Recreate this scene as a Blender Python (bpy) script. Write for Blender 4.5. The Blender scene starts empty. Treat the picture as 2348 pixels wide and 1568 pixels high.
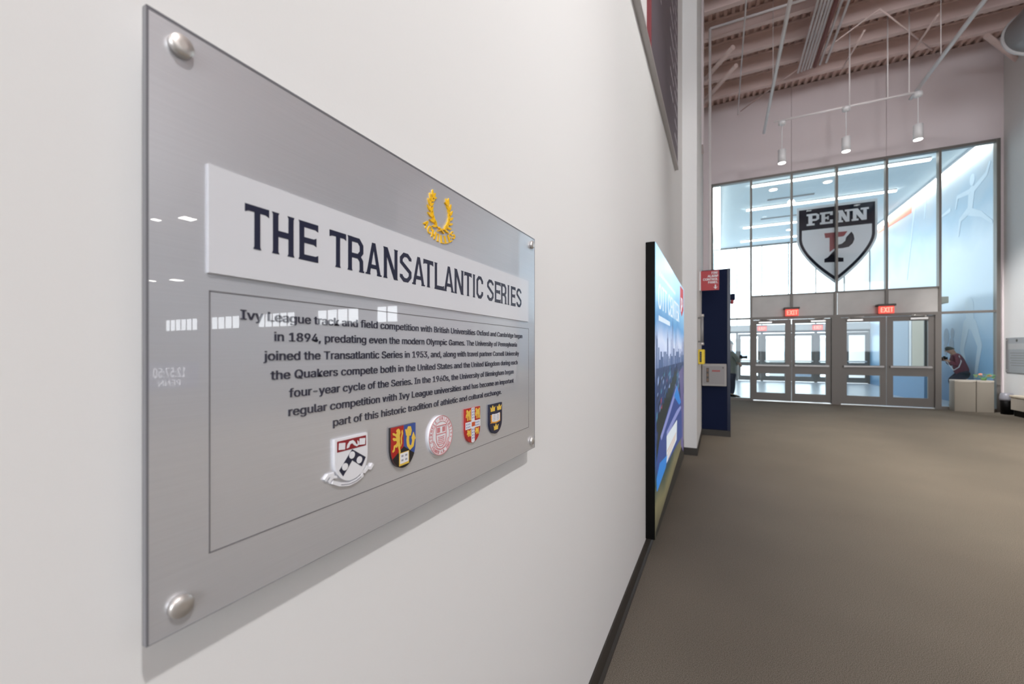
import bpy, math, random
from math import sin, cos, tan, atan, pi, radians, sqrt
from mathutils import Vector, Matrix

random.seed(7)
scene = bpy.context.scene
COL = scene.collection

# ------------------------------------------------------------------ camera
F = 957.0                       # focal length in pixels of the 2348 px wide frame
TH = atan(478 / 957)            # yaw of the lens to the left of the wall direction
CX, CZ = 0.4945, 1.4            # camera stands at x = CX, y = 0, z = CZ
HOR = 806                       # horizon row
cd = bpy.data.cameras.new('camera')
cam = bpy.data.objects.new('camera', cd)
COL.objects.link(cam)
cam.location = (CX, 0, CZ)
cam.rotation_euler = (radians(90), 0, TH)
cd.sensor_width = 36
cd.lens = F / 2348 * 36
cd.shift_y = 22 / 2348
cd.clip_start = 0.02
cd.clip_end = 400
cd.dof.use_dof = True
cd.dof.focus_distance = 0.95
cd.dof.aperture_fstop = 4.5
scene.camera = cam

# ------------------------------------------------------------------ exposure, world, lights
vs = scene.view_settings
vs.view_transform = 'Standard'
vs.look = 'None'
vs.gamma = 1
vs.use_curve_mapping = False
vs.exposure = 0.0

world = bpy.data.worlds.new('sky')
scene.world = world
world.use_nodes = True
bg = world.node_tree.nodes['Background']
bg.inputs['Color'].default_value = (0.91, 0.955, 1.0, 1)
bg.inputs['Strength'].default_value = 5.5


def area(name, loc, rot, sx, sy, power, col):
    ld = bpy.data.lights.new(name, 'AREA')
    ld.shape = 'RECTANGLE'
    ld.size, ld.size_y = sx, sy
    ld.energy = power
    ld.color = col
    o = bpy.data.objects.new(name, ld)
    COL.objects.link(o)
    o.location = loc
    o.rotation_euler = rot
    return o




def spot(name, loc, target, angle, power, col, blend=0.8, radius=0.06):
    ld = bpy.data.lights.new(name, 'SPOT')
    ld.energy = power
    ld.color = col
    ld.spot_size = radians(angle)
    ld.spot_blend = blend
    ld.shadow_soft_size = radius
    o = bpy.data.objects.new(name, ld)
    COL.objects.link(o)
    o.location = loc
    o.rotation_euler = (Vector(target) - Vector(loc)).to_track_quat('-Z', 'Y').to_euler()
    return o


WARM = (1.0, 0.91, 0.80)
NEUT = (1.0, 0.99, 0.98)
COOL = (0.88, 0.94, 1.0)
# unseen high bay lamps added over the hall to light the concourse
FILL_BAYS = [(12.5, 2.5), (12.5, -3.0), (17.0, 6.0), (17.0, -1.0), (22.0, 3.0)]
for bx_, by_ in FILL_BAYS:
    area('bay_fill_lamp', (bx_, by_, 7.92), (0, 0, 0), 0.5, 1.3, 100, NEUT)
# unseen downlights added to brighten the concourse floor
FILL_DOWN = [(4.3, 6.6, 72, 1500), (5.0, 3.4, 70, 2000), (4.8, 8.6, 78, 1300), (7.5, 6.0, 80, 700), (6.4, -2.4, 80, 400)]
for dx_, dy_, an_, pw_ in FILL_DOWN:
    spot('downlight_fill_lamp', (dx_, dy_, 7.9), (dx_ + 0.1, dy_ + 0.3, 0), an_, pw_, WARM, 1.0, 0.09)
# spotlight for the right wall's slanted light; the others are added wall washes
TRACK = [((3.6, -1.2, 6.9), (0, -0.2, 3.1), 46, 1350), ((3.6, 1.5, 6.9), (0, 2.1, 3.5), 46, 820), ((1.5, 8.4, 7.6), (6.37, 13.3, 1.7), 24, 3200), ((3.0, 7.8, 7.3), (3.2, 13.8, 5.4), 80, 170),
         ((3.4, 2.4, 6.9), (0.1, 6.1, 3.4), 34, 260)]
for loc_, tg_, an_, pw_ in TRACK:
    spot('track_lamp', loc_, tg_, an_, pw_, WARM if loc_[0] > 9 else NEUT, 1.0, 0.55 if loc_[0] > 9 else 0.12)
# daylight through the glazing behind the camera and an added lamp washing the wall from the hall side
area('window_daylight', (6.0, -11.9, 4.0), (radians(90), 0, 0), 11.0, 5.0, 280, COOL)
area('hall_side_wash', (31.4, -1.6, 5.0), (0, radians(90), 0), 5.0, 20.0, 260, COOL)
# lobby: daylight through the street glazing
portal = area('street_glazing_portal', (3.25, 23.05, 3.25), (radians(-90), 0, 0), 6.0, 6.4, 1, COOL)
portal.data.cycles.is_portal = True

# ------------------------------------------------------------------ measurement helpers (frame pixel -> point on a known plane)


def on_x(px, py, X):
    a = atan((px - 1174) / F) - TH
    xr = X - CX
    Y = xr / tan(a)
    d = -sin(TH) * xr + cos(TH) * Y
    return (X, Y, CZ + (HOR - py) * d / F)


def on_y(px, py, Y):
    a = atan((px - 1174) / F) - TH
    xr = Y * tan(a)
    d = -sin(TH) * xr + cos(TH) * Y
    return (xr + CX, Y, CZ + (HOR - py) * d / F)


def on_z(px, py, Z):
    d = F * (Z - CZ) / (HOR - py)
    r = (px - 1174) / F * d
    return (cos(TH) * r - sin(TH) * d + CX, sin(TH) * r + cos(TH) * d, Z)


# ------------------------------------------------------------------ materials
def lin(r, g, b):
    def f(c):
        c /= 255
        return c / 12.92 if c <= 0.04045 else ((c + 0.055) / 1.055) ** 2.4
    return (f(r), f(g), f(b), 1)


def mat(name, col, rough=0.6, metal=0.0, emit=None, es=1.0, coat=0.0, spec=0.5, noise=None, bump=None):
    m = bpy.data.materials.new(name)
    m.use_nodes = True
    nt = m.node_tree
    p = nt.nodes['Principled BSDF']
    p.inputs['Base Color'].default_value = col
    p.inputs['Roughness'].default_value = rough
    p.inputs['Metallic'].default_value = metal
    p.inputs['Specular IOR Level'].default_value = spec
    p.inputs['Coat Weight'].default_value = coat
    p.inputs['Coat Roughness'].default_value = 0.02
    if emit:
        p.inputs['Emission Color'].default_value = emit
        p.inputs['Emission Strength'].default_value = es
    tc = None
    if noise or bump:
        tc = nt.nodes.new('ShaderNodeTexCoord')
    if noise:
        sc, amt = noise
        n = nt.nodes.new('ShaderNodeTexNoise')
        n.inputs['Scale'].default_value = sc
        n.inputs['Detail'].default_value = 3
        nt.links.new(tc.outputs['Object'], n.inputs['Vector'])
        r = nt.nodes.new('ShaderNodeValToRGB')
        r.color_ramp.elements[0].position = 0.3
        r.color_ramp.elements[1].position = 0.7
        r.color_ramp.elements[0].color = tuple(c * (1 - amt) for c in col[:3]) + (1,)
        r.color_ramp.elements[1].color = tuple(min(1, c * (1 + amt)) for c in col[:3]) + (1,)
        nt.links.new(n.outputs['Fac'], r.inputs['Fac'])
        nt.links.new(r.outputs['Color'], p.inputs['Base Color'])
    if bump:
        sc, st = bump
        n = nt.nodes.new('ShaderNodeTexNoise')
        n.inputs['Scale'].default_value = sc
        nt.links.new(tc.outputs['Object'], n.inputs['Vector'])
        b = nt.nodes.new('ShaderNodeBump')
        b.inputs['Strength'].default_value = st
        b.inputs['Distance'].default_value = 0.002
        nt.links.new(n.outputs['Fac'], b.inputs['Height'])
        nt.links.new(b.outputs['Normal'], p.inputs['Normal'])
    return m


def glass_mat(name, tint=(0.93, 0.97, 0.98, 1)):
    m = bpy.data.materials.new(name)
    m.use_nodes = True
    nt = m.node_tree
    nt.nodes.remove(nt.nodes['Principled BSDF'])
    out = nt.nodes['Material Output']
    t = nt.nodes.new('ShaderNodeBsdfTransparent')
    t.inputs['Color'].default_value = tint
    g = nt.nodes.new('ShaderNodeBsdfGlossy')
    g.inputs['Roughness'].default_value = 0.0
    g.inputs['Color'].default_value = (0.9, 0.95, 1, 1)
    fr = nt.nodes.new('ShaderNodeFresnel')
    fr.inputs['IOR'].default_value = 1.36
    mx = nt.nodes.new('ShaderNodeMixShader')
    nt.links.new(fr.outputs[0], mx.inputs[0])
    nt.links.new(t.outputs[0], mx.inputs[1])
    nt.links.new(g.outputs[0], mx.inputs[2])
    nt.links.new(mx.outputs[0], out.inputs['Surface'])
    return m


M = {}
M['paint'] = mat('white_wall_paint', lin(225, 224, 223), 0.75, bump=(220, 0.06))
M['paint_far'] = mat('far_wall_paint', lin(232, 220, 222), 0.8)
M['base'] = mat('dark_vinyl_base', lin(52, 47, 42), 0.5)
M['steel_paint'] = mat('painted_steel', lin(236, 212, 206), 0.6)
M['deck'] = mat('painted_deck', lin(232, 204, 197), 0.7)
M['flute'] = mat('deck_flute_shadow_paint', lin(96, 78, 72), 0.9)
M['frame'] = mat('bronze_grey_aluminium', lin(120, 114, 109), 0.45, 0.2)
M['frame_dark'] = mat('dark_aluminium', lin(78, 74, 70), 0.5, 0.2)
M['transom'] = mat('grey_transom_panel', lin(196, 192, 188), 0.35, noise=(3, 0.06))
M['glass'] = glass_mat('clear_glass')
M['chrome'] = mat('brushed_steel', lin(226, 222, 218), 0.38, 0.85)
M['white'] = mat('white_enamel', lin(232, 230, 232), 0.4, coat=0.2)
M['black'] = mat('black_plastic', lin(7, 6, 6), 0.5, spec=0.12)
M['navy'] = mat('navy_laminate', lin(13, 24, 54), 0.6, spec=0.12)
M['navy_print'] = mat('navy_print', lin(26, 30, 56), 0.45, coat=0.6)
M['ink'] = mat('dark_ink', lin(46, 46, 62), 0.5, coat=1.0)
M['ink_far'] = mat('black_ink', lin(12, 15, 32), 0.8, spec=0.1)
M['red'] = mat('sign_red', lin(170, 28, 36), 0.4)
M['c_red'] = mat('crest_red', lin(168, 26, 24), 0.4, coat=0.4)
M['c_maroon'] = mat('crest_maroon', lin(134, 22, 34), 0.4, coat=0.4)
M['c_white'] = mat('crest_white', lin(226, 226, 230), 0.35, coat=0.4)
M['c_blue'] = mat('crest_blue', lin(50, 78, 148), 0.4, coat=0.4)
M['c_black'] = mat('crest_black', lin(24, 20, 24), 0.4, coat=0.4)
M['c_gold'] = mat('crest_gold', lin(226, 188, 74), 0.4, coat=0.3)
M['c_pink'] = mat('seal_pink', lin(200, 128, 132), 0.5, coat=0.3)
M['c_gray'] = mat('crest_grey', lin(150, 150, 158), 0.5)
M['gold'] = mat('wreath_gold', lin(240, 188, 20), 0.35, coat=0.3)
M['yellow'] = mat('yellow_plastic', lin(238, 206, 36), 0.4)
M['taupe'] = mat('taupe_laminate', lin(150, 142, 130), 0.5)
M['taupe_l'] = mat('pale_laminate', lin(196, 188, 176), 0.5)
M['cream'] = mat('cream_panel', lin(216, 204, 184), 0.6)
M['duct'] = mat('grey_duct', lin(150, 148, 148), 0.45, 0.3)
M['cond'] = mat('conduit_white', lin(240, 232, 232), 0.45)
M['cond_red'] = mat('red_brown_pipe', lin(132, 72, 68), 0.5)
M['lobby_floor'] = mat('pale_terrazzo', lin(176, 184, 194), 0.25, noise=(40, 0.04))
M['lobby_wall'] = mat('lobby_paint', lin(226, 236, 240), 0.7)
M['lamp'] = mat('lit_diffuser', (1, 1, 1, 1), 0.5, emit=(1.0, 0.97, 0.92, 1), es=11)
M['lamp_soft'] = mat('lit_cove', (1, 1, 1, 1), 0.5, emit=(1.0, 0.97, 0.9, 1), es=9)
M['exit_red'] = mat('exit_letters', (1, 0.3, 0.25, 1), 0.5, emit=(1.0, 0.28, 0.2, 1), es=1.6)
M['exit_face'] = mat('exit_face', (0.8, 0.1, 0.08, 1), 0.4, emit=(1.0, 0.09, 0.06, 1), es=0.75)
M['dark_board'] = mat('graphite_board', lin(96, 88, 96), 0.5)
M['text_grey'] = mat('pale_lettering', lin(196, 192, 200), 0.5)
M['rail'] = mat('satin_frame', lin(182, 178, 176), 0.35, 0.5)
M['skin'] = mat('skin', lin(190, 146, 122), 0.6)
M['hair'] = mat('dark_hair', lin(60, 62, 54), 0.8)
M['maroon'] = mat('maroon_cloth', lin(104, 40, 56), 0.8)
M['navy_cloth'] = mat('navy_cloth', lin(16, 22, 46), 0.8)
M['olive'] = mat('grey_green_cloth', lin(112, 112, 102), 0.8)
M['brown_cloth'] = mat('brown_cloth', lin(98, 66, 66), 0.8)
M['green'] = mat('leaf_green', lin(104, 150, 92), 0.6)
M['orange'] = mat('petal_orange', lin(232, 150, 110), 0.6)
M['liner'] = mat('grey_liner', lin(150, 150, 160), 0.3)
M['ext'] = mat('pale_pavement', lin(214, 216, 218), 0.8)
M['ext_wall'] = mat('pale_render', lin(206, 208, 206), 0.8)
M['ext_grey'] = mat('galvanised_rail', lin(120, 132, 148), 0.5)
M['hall'] = mat('hall_grey_paint', lin(170, 166, 164), 0.8)
M['hall_floor'] = mat('hall_track_surface', lin(128, 92, 88), 0.7)


def carpet():
    m = mat('speckled_carpet', lin(134, 126, 114), 0.95, spec=0.15)
    nt = m.node_tree
    p = nt.nodes['Principled BSDF']
    tc = nt.nodes.new('ShaderNodeTexCoord')
    n1 = nt.nodes.new('ShaderNodeTexNoise')
    n1.inputs['Scale'].default_value = 300
    n1.inputs['Detail'].default_value = 2
    n2 = nt.nodes.new('ShaderNodeTexNoise')
    n2.inputs['Scale'].default_value = 1.1
    r = nt.nodes.new('ShaderNodeValToRGB')
    r.color_ramp.elements[0].position = 0.36
    r.color_ramp.elements[1].position = 0.66
    r.color_ramp.elements[0].color = lin(98, 92, 82)
    r.color_ramp.elements[1].color = lin(158, 150, 138)
    mx = nt.nodes.new('ShaderNodeMix')
    mx.data_type = 'RGBA'
    mx.blend_type = 'MULTIPLY'
    mx.inputs[0].default_value = 0.25
    nt.links.new(tc.outputs['Object'], n1.inputs['Vector'])
    nt.links.new(tc.outputs['Object'], n2.inputs['Vector'])
    nt.links.new(n1.outputs['Fac'], r.inputs['Fac'])
    nt.links.new(r.outputs['Color'], mx.inputs[6])
    nt.links.new(n2.outputs['Fac'], mx.inputs[7])
    nt.links.new(mx.outputs[2], p.inputs['Base Color'])
    b = nt.nodes.new('ShaderNodeBump')
    b.inputs['Strength'].default_value = 0.25
    b.inputs['Distance'].default_value = 0.002
    nt.links.new(n1.outputs['Fac'], b.inputs['Height'])
    nt.links.new(b.outputs['Normal'], p.inputs['Normal'])
    return m


def brushed():
    m = mat('brushed_aluminium_under_gloss', lin(190, 189, 192), 0.33, 0.6, coat=1.0)
    nt = m.node_tree
    p = nt.nodes['Principled BSDF']
    p.inputs['Coat Roughness'].default_value = 0.006
    p.inputs['Coat IOR'].default_value = 1.8
    tc = nt.nodes.new('ShaderNodeTexCoord')
    mp = nt.nodes.new('ShaderNodeMapping')
    mp.inputs['Scale'].default_value = (4, 6, 900)
    n = nt.nodes.new('ShaderNodeTexNoise')
    n.inputs['Scale'].default_value = 1
    n.inputs['Detail'].default_value = 4
    r = nt.nodes.new('ShaderNodeValToRGB')
    r.color_ramp.elements[0].color = lin(212, 214, 220)
    r.color_ramp.elements[1].color = lin(226, 228, 234)
    nt.links.new(tc.outputs['Object'], mp.inputs['Vector'])
    nt.links.new(mp.outputs[0], n.inputs['Vector'])
    nt.links.new(n.outputs['Fac'], r.inputs['Fac'])
    nt.links.new(r.outputs['Color'], p.inputs['Base Color'])
    return m


def ramp_z(name, stops, z0, z1, rough=0.6, es=0.0, noise_amt=0.0, noise_scale=2.0):
    """colour bands by height in object space: flat print"""
    m = bpy.data.materials.new(name)
    m.use_nodes = True
    nt = m.node_tree
    p = nt.nodes['Principled BSDF']
    p.inputs['Roughness'].default_value = rough
    tc = nt.nodes.new('ShaderNodeTexCoord')
    sp = nt.nodes.new('ShaderNodeSeparateXYZ')
    nt.links.new(tc.outputs['Object'], sp.inputs[0])
    mr = nt.nodes.new('ShaderNodeMapRange')
    mr.inputs['From Min'].default_value = z0
    mr.inputs['From Max'].default_value = z1
    nt.links.new(sp.outputs['Z'], mr.inputs['Value'])
    src = mr.outputs[0]
    if noise_amt:
        n = nt.nodes.new('ShaderNodeTexNoise')
        n.inputs['Scale'].default_value = noise_scale
        n.inputs['Detail'].default_value = 5
        nt.links.new(tc.outputs['Object'], n.inputs['Vector'])
        a = nt.nodes.new('ShaderNodeMath')
        a.operation = 'MULTIPLY_ADD'
        a.inputs[1].default_value = noise_amt
        nt.links.new(n.outputs['Fac'], a.inputs[0])
        s = nt.nodes.new('ShaderNodeMath')
        s.operation = 'SUBTRACT'
        s.inputs[1].default_value = noise_amt * 0.5
        nt.links.new(src, a.inputs[2])
        nt.links.new(a.outputs[0], s.inputs[0])
        src = s.outputs[0]
    r = nt.nodes.new('ShaderNodeValToRGB')
    cr = r.color_ramp
    cr.elements[0].position = stops[0][0]
    cr.elements[0].color = stops[0][1]
    cr.elements[1].position = stops[-1][0]
    cr.elements[1].color = stops[-1][1]
    for pos, c in stops[1:-1]:
        e = cr.elements.new(pos)
        e.color = c
    nt.links.new(src, r.inputs['Fac'])
    nt.links.new(r.outputs['Color'], p.inputs['Base Color'])
    if es:
        nt.links.new(r.outputs['Color'], p.inputs['Emission Color'])
        p.inputs['Emission Strength'].default_value = es
        p.inputs['Base Color'].default_value = (0.02, 0.02, 0.02, 1)
        nt.links.remove(p.inputs['Base Color'].links[0])
    return m


M['carpet'] = carpet()
M['brushed'] = brushed()


# ------------------------------------------------------------------ mesh builder
# frames: (u, v, w) -> world, u to the right of someone facing the surface, v up, w out of it
def fr_wall(X):      # faces +X (left wall)
    return lambda u, v, w=0: (X + w, u, v)


def fr_far(Y):       # faces -Y (far wall)
    return lambda u, v, w=0: (u, Y - w, v)


def fr_right(X):     # faces -X
    return lambda u, v, w=0: (X - w, -u, v)


try:        # Blender's own interface typeface, with the built-in one as a fallback
    import os
    FONT = bpy.data.fonts.load(os.path.join(bpy.utils.system_resource('DATAFILES'), 'fonts', 'Inter.woff2'))
except Exception:
    FONT = None
_fontcache = {}


def font_geo(s, offset=0.0):
    key = (s, offset)
    if key in _fontcache:
        return _fontcache[key]
    c = bpy.data.curves.new('t', 'FONT')
    c.body = s
    if FONT:
        c.font = FONT
    c.size = 1
    c.offset = offset
    c.resolution_u = 4
    o = bpy.data.objects.new('t', c)
    COL.objects.link(o)
    dg = bpy.context.evaluated_depsgraph_get()
    me = bpy.data.meshes.new_from_object(o.evaluated_get(dg))
    vs_ = [(v.co.x, v.co.y) for v in me.vertices]
    fs = [list(p.vertices) for p in me.polygons]
    bpy.data.objects.remove(o)
    bpy.data.curves.remove(c)
    bpy.data.meshes.remove(me)
    _fontcache[key] = (vs_, fs)
    return vs_, fs


class MB:
    def __init__(self):
        self.v, self.f, self.m, self.s = [], [], [], []
        self.cm = 0
        self.smooth = False
        self.jit = 8e-6        # pieces laid over one another never share a plane
        self.np = 0

    def face(self, idx):
        self.f.append(idx)
        self.m.append(self.cm)
        self.s.append(self.smooth)

    def box(self, x0, x1, y0, y1, z0, z1):
        b = len(self.v)
        for x in (x0, x1):
            for y in (y0, y1):
                for z in (z0, z1):
                    self.v.append((x, y, z))
        for q in ((0, 1, 3, 2), (4, 6, 7, 5), (0, 4, 5, 1), (2, 3, 7, 6), (0, 2, 6, 4), (1, 5, 7, 3)):
            self.face([b + i for i in q])
        return self

    def bbox(self, x0, x1, y0, y1, z0, z1, r=0.004):
        """box with chamfered vertical and horizontal edges (26-face)"""
        xs, ys, zs = (x0, x0 + r, x1 - r, x1), (y0, y0 + r, y1 - r, y1), (z0, z0 + r, z1 - r, z1)
        pts = []
        for sx in (0, 1):
            for sy in (0, 1):
                for sz in (0, 1):
                    X, XI = (xs[3], xs[2]) if sx else (xs[0], xs[1])
                    Y, YI = (ys[3], ys[2]) if sy else (ys[0], ys[1])
                    Z, ZI = (zs[3], zs[2]) if sz else (zs[0], zs[1])
                    pts += [(X, YI, ZI), (XI, Y, ZI), (XI, YI, Z)]
        import bmesh
        bm = bmesh.new()
        for p in pts:
            bm.verts.new(p)
        r_ = bmesh.ops.convex_hull(bm, input=bm.verts)
        bmesh.ops.dissolve_limit(bm, angle_limit=0.01, verts=bm.verts, edges=bm.edges)
        b = len(self.v)
        bm.verts.ensure_lookup_table()
        bm.verts.index_update()
        for v in bm.verts:
            self.v.append(tuple(v.co))
        for f in bm.faces:
            self.face([b + v.index for v in f.verts])
        bm.free()
        return self

    def prism(self, poly, w0, w1, fr):
        self.np += 1
        w1 = w1 + self.jit * (self.np % 13)
        a = sum(poly[i][0] * poly[(i + 1) % len(poly)][1] - poly[(i + 1) % len(poly)][0] * poly[i][1] for i in range(len(poly)))
        if a < 0:
            poly = poly[::-1]
        n = len(poly)
        b = len(self.v)
        for p in poly:
            self.v.append(tuple(fr(p[0], p[1], w1)))
        for p in poly:
            self.v.append(tuple(fr(p[0], p[1], w0)))
        self.face([b + i for i in range(n)])
        self.face([b + n + i for i in reversed(range(n))])
        for i in range(n):
            j = (i + 1) % n
            self.face([b + i, b + n + i, b + n + j, b + j])
        return self

    def rect(self, u0, u1, v0, v1, w0, w1, fr):
        return self.prism([(u0, v0), (u1, v0), (u1, v1), (u0, v1)], w0, w1, fr)

    def disc(self, u, v, r, w0, w1, fr, n=24, ry=None):
        ry = ry or r
        return self.prism([(u + r * cos(2 * pi * i / n), v + ry * sin(2 * pi * i / n)) for i in range(n)], w0, w1, fr)

    def ring(self, u, v, r0, r1, w0, w1, fr, n=40):
        pts0 = [(u + r0 * cos(2 * pi * i / n), v + r0 * sin(2 * pi * i / n)) for i in range(n)]
        pts1 = [(u + r1 * cos(2 * pi * i / n), v + r1 * sin(2 * pi * i / n)) for i in range(n)]
        for i in range(n):
            j = (i + 1) % n
            self.prism([pts0[i], pts0[j], pts1[j], pts1[i]], w0, w1, fr)
        return self

    def ribbon(self, pts, t, w0, w1, fr, closed=False):
        n = len(pts)
        L, R = [], []
        for i in range(n):
            if closed:
                p0, p1, p2 = pts[i - 1], pts[i], pts[(i + 1) % n]
            else:
                p0, p1, p2 = pts[max(0, i - 1)], pts[i], pts[min(n - 1, i + 1)]
            def nrm(a, b):
                dx, dy = b[0] - a[0], b[1] - a[1]
                l = sqrt(dx * dx + dy * dy) or 1
                return (-dy / l, dx / l)
            n1 = nrm(p0, p1) if p0 != p1 else nrm(p1, p2)
            n2 = nrm(p1, p2) if p1 != p2 else n1
            mx, my = n1[0] + n2[0], n1[1] + n2[1]
            l = sqrt(mx * mx + my * my) or 1
            mx, my = mx / l, my / l
            k = t / 2 / max(0.4, mx * n1[0] + my * n1[1])
            L.append((p1[0] + mx * k, p1[1] + my * k))
            R.append((p1[0] - mx * k, p1[1] - my * k))
        for i in range(n if closed else n - 1):
            j = (i + 1) % n
            self.prism([L[i], L[j], R[j], R[i]], w0, w1, fr)
        return self

    def tube(self, p0, p1, r0, r1=None, n=12, caps=True):
        r1 = r0 if r1 is None else r1
        p0, p1 = Vector(p0), Vector(p1)
        d = (p1 - p0).normalized()
        a = Vector((0, 0, 1)) if abs(d.z) < 0.9 else Vector((1, 0, 0))
        x = d.cross(a).normalized()
        y = d.cross(x)
        b = len(self.v)
        for p, r in ((p0, r0), (p1, r1)):
            for i in range(n):
                q = p + x * (r * cos(2 * pi * i / n)) + y * (r * sin(2 * pi * i / n))
                self.v.append(tuple(q))
        sm = self.smooth
        self.smooth = True
        for i in range(n):
            j = (i + 1) % n
            self.face([b + i, b + j, b + n + j, b + n + i])
        self.smooth = sm
        if caps:
            self.face([b + i for i in reversed(range(n))])
            self.face([b + n + i for i in range(n)])
        return self

    def lathe(self, c, prof, n=24, axis='z'):
        b = len(self.v)
        for r, h in prof:
            for i in range(n):
                a = 2 * pi * i / n
                q = (r * cos(a), r * sin(a), h)
                if axis == 'x':
                    q = (h, r * cos(a), r * sin(a))
                self.v.append((c[0] + q[0], c[1] + q[1], c[2] + q[2]))
        sm = self.smooth
        self.smooth = True
        for k in range(len(prof) - 1):
            for i in range(n):
                j = (i + 1) % n
                self.face([b + k * n + i, b + k * n + j, b + (k + 1) * n + j, b + (k + 1) * n + i])
        self.smooth = sm
        self.face([b + i for i in reversed(range(n))])
        self.face([b + (len(prof) - 1) * n + i for i in range(n)])
        return self

    def text(self, s, u0, u1, v0, v1, w0, w1, fr, bold=0.0, keep=False, offset=0.0):
        """fits string s in the box u0..u1 x v0..v1 (v0 = baseline, v1 = cap height); keep: scale u like v, centred"""
        vs_, fs = font_geo(s, offset)
        if not vs_:
            return self
        capv, _ = font_geo('H', offset)
        cap = max(p[1] for p in capv)
        xa, xb = min(p[0] for p in vs_), max(p[0] for p in vs_)
        sv = (v1 - v0) / cap
        su = (u1 - u0) / (xb - xa)
        off = 0
        if keep:
            su = sv
            off = ((u1 - u0) - (xb - xa) * su) / 2
        for q, sh in enumerate((-bold, bold) if bold else (0,)):
            b = len(self.v)
            n = len(vs_)
            for w in (w1 - 0.00001 * q, w0):
                for p in vs_:
                    self.v.append(tuple(fr(u0 + off + (p[0] + sh - xa) * su, v0 + p[1] * sv, w)))
            edges = {}
            for f in fs:
                self.face([b + i for i in f])
                for i in range(len(f)):
                    e = (f[i], f[(i + 1) % len(f)])
                    edges[e] = edges.get(e, 0) + 1
            for (i, j) in edges:
                if (j, i) not in edges:
                    self.face([b + j, b + i, b + n + i, b + n + j])
        return self

    def build(self, name, mats, parent=None, loc=None):
        me = bpy.data.meshes.new(name)
        vs_ = self.v
        if loc is None:
            xs = [p[0] for p in vs_]
            ys = [p[1] for p in vs_]
            zs = [p[2] for p in vs_]
            loc = ((min(xs) + max(xs)) / 2, (min(ys) + max(ys)) / 2, min(zs))
        me.from_pydata([(p[0] - loc[0], p[1] - loc[1], p[2] - loc[2]) for p in vs_], [], self.f)
        if not isinstance(mats, (list, tuple)):
            mats = [mats]
        for k in mats:
            me.materials.append(k)
        me.polygons.foreach_set('material_index', self.m)
        me.polygons.foreach_set('use_smooth', self.s)
        me.update()
        o = bpy.data.objects.new(name, me)
        COL.objects.link(o)
        attach(o, loc, parent)
        return o


WLOC = {}


def attach(o, loc, parent):
    WLOC[o.name] = Vector(loc)
    if parent:
        o.parent = parent
        o.location = Vector(loc) - WLOC[parent.name]
    else:
        o.location = loc


def thing(name, label, cat, loc, group=None):
    o = bpy.data.objects.new(name, None)
    COL.objects.link(o)
    attach(o, loc, None)
    o['label'] = label
    o['category'] = cat
    if group:
        o['group'] = group
    return o


def tag(o, label, cat, group=None):
    o['label'] = label
    o['category'] = cat
    if group:
        o['group'] = group
    return o


def struct(o):
    o['kind'] = 'structure'
    return o


def sempty(name, loc):
    o = bpy.data.objects.new(name, None)
    COL.objects.link(o)
    attach(o, loc, None)
    o['kind'] = 'structure'
    return o


def B(*a):
    return MB().box(*a)


# ================================================================== STRUCTURE
WX = 0.03        # left wall surface
GY = 13.78       # glazing plane at the end of the concourse
CEIL = 8.7
RX = 6.37        # right wall of the concourse end
struct(B(-0.1, 31.5, -12, 13.86, -0.12, 0).build('floor', M['carpet'], loc=(0, 0, 0)))
struct(B(-0.25, WX, -12, 13.78, -0.05, CEIL + 0.1).build('wall_left', M['paint'], loc=(WX, 0, 0)))
bb = MB()
bb.box(WX, WX + 0.008, -12, 6.13, 0, 0.094)
bb.prism([(WX + 0.008, 0), (WX + 0.022, 0), (WX + 0.018, 0.006), (WX + 0.008, 0.014)], -12, 6.13, lambda u, v, w: (u, w, v))
struct(bb.build('baseboard_left', M['base']))
# pilaster that stands 18 cm proud of the left wall
PX = 0.21
struct(B(WX, PX, 6.13, 7.715, 0, CEIL).build('wall_pilaster', M['paint'], loc=(WX, 6.13, 0)))
pb = MB()
pb.box(WX + 0.009, PX + 0.008, 6.122, 6.13, 0, 0.1)
pb.box(PX, PX + 0.008, 6.13, 7.715, 0, 0.1)
struct(pb.build('baseboard_pilaster', M['base']))
struct(B(WX, 0.215, 8.3, 8.7, 5.15, CEIL).build('trim_1', M['paint_far']))

# far wall above and beside the glazing: metal faced panels with open joints
fw = sempty('wall_far', (3, GY, 0))
B(-0.2, 12, GY + 0.11, GY + 0.16, CEIL - 0.01, CEIL + 0.1).build('flute_light_stop', M['flute'], fw)  # dark strip added to block sky light and darken the flute ends
B(RX + 0.2, 12, GY + 0.0, GY + 0.15, 0, CEIL).build('panel', M['paint_far'], fw)
for a, b, z0 in ((WX, 0.24, 0.0),):
    B(a, b, GY - 0.03, GY + 0.15, 0, CEIL).build('panel', M['paint_far'], fw)
for a, b in ((0.24, 2.243), (2.251, 4.266), (4.274, 6.3)):
    B(a, b, GY - 0.03, GY + 0.15, 6.353, CEIL).build('panel', M['paint_far'], fw)
B(6.3, RX + 0.2, GY - 0.03, GY + 0.15, 0, CEIL).build('panel', M['paint_far'], fw)
B(0.24, 6.3, GY + 0.02, GY + 0.15, 6.36, CEIL).build('backing', M['frame_dark'], fw)
struct(B(RX, RX + 0.25, 11.2, GY - 0.03, 0, CEIL).build('wall_right', M['paint'], loc=(RX, 11.2, 0)))
struct(B(RX - 0.01, RX, 11.2, GY - 0.03, 0, 0.1).build('baseboard_right', M['base']))
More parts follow.
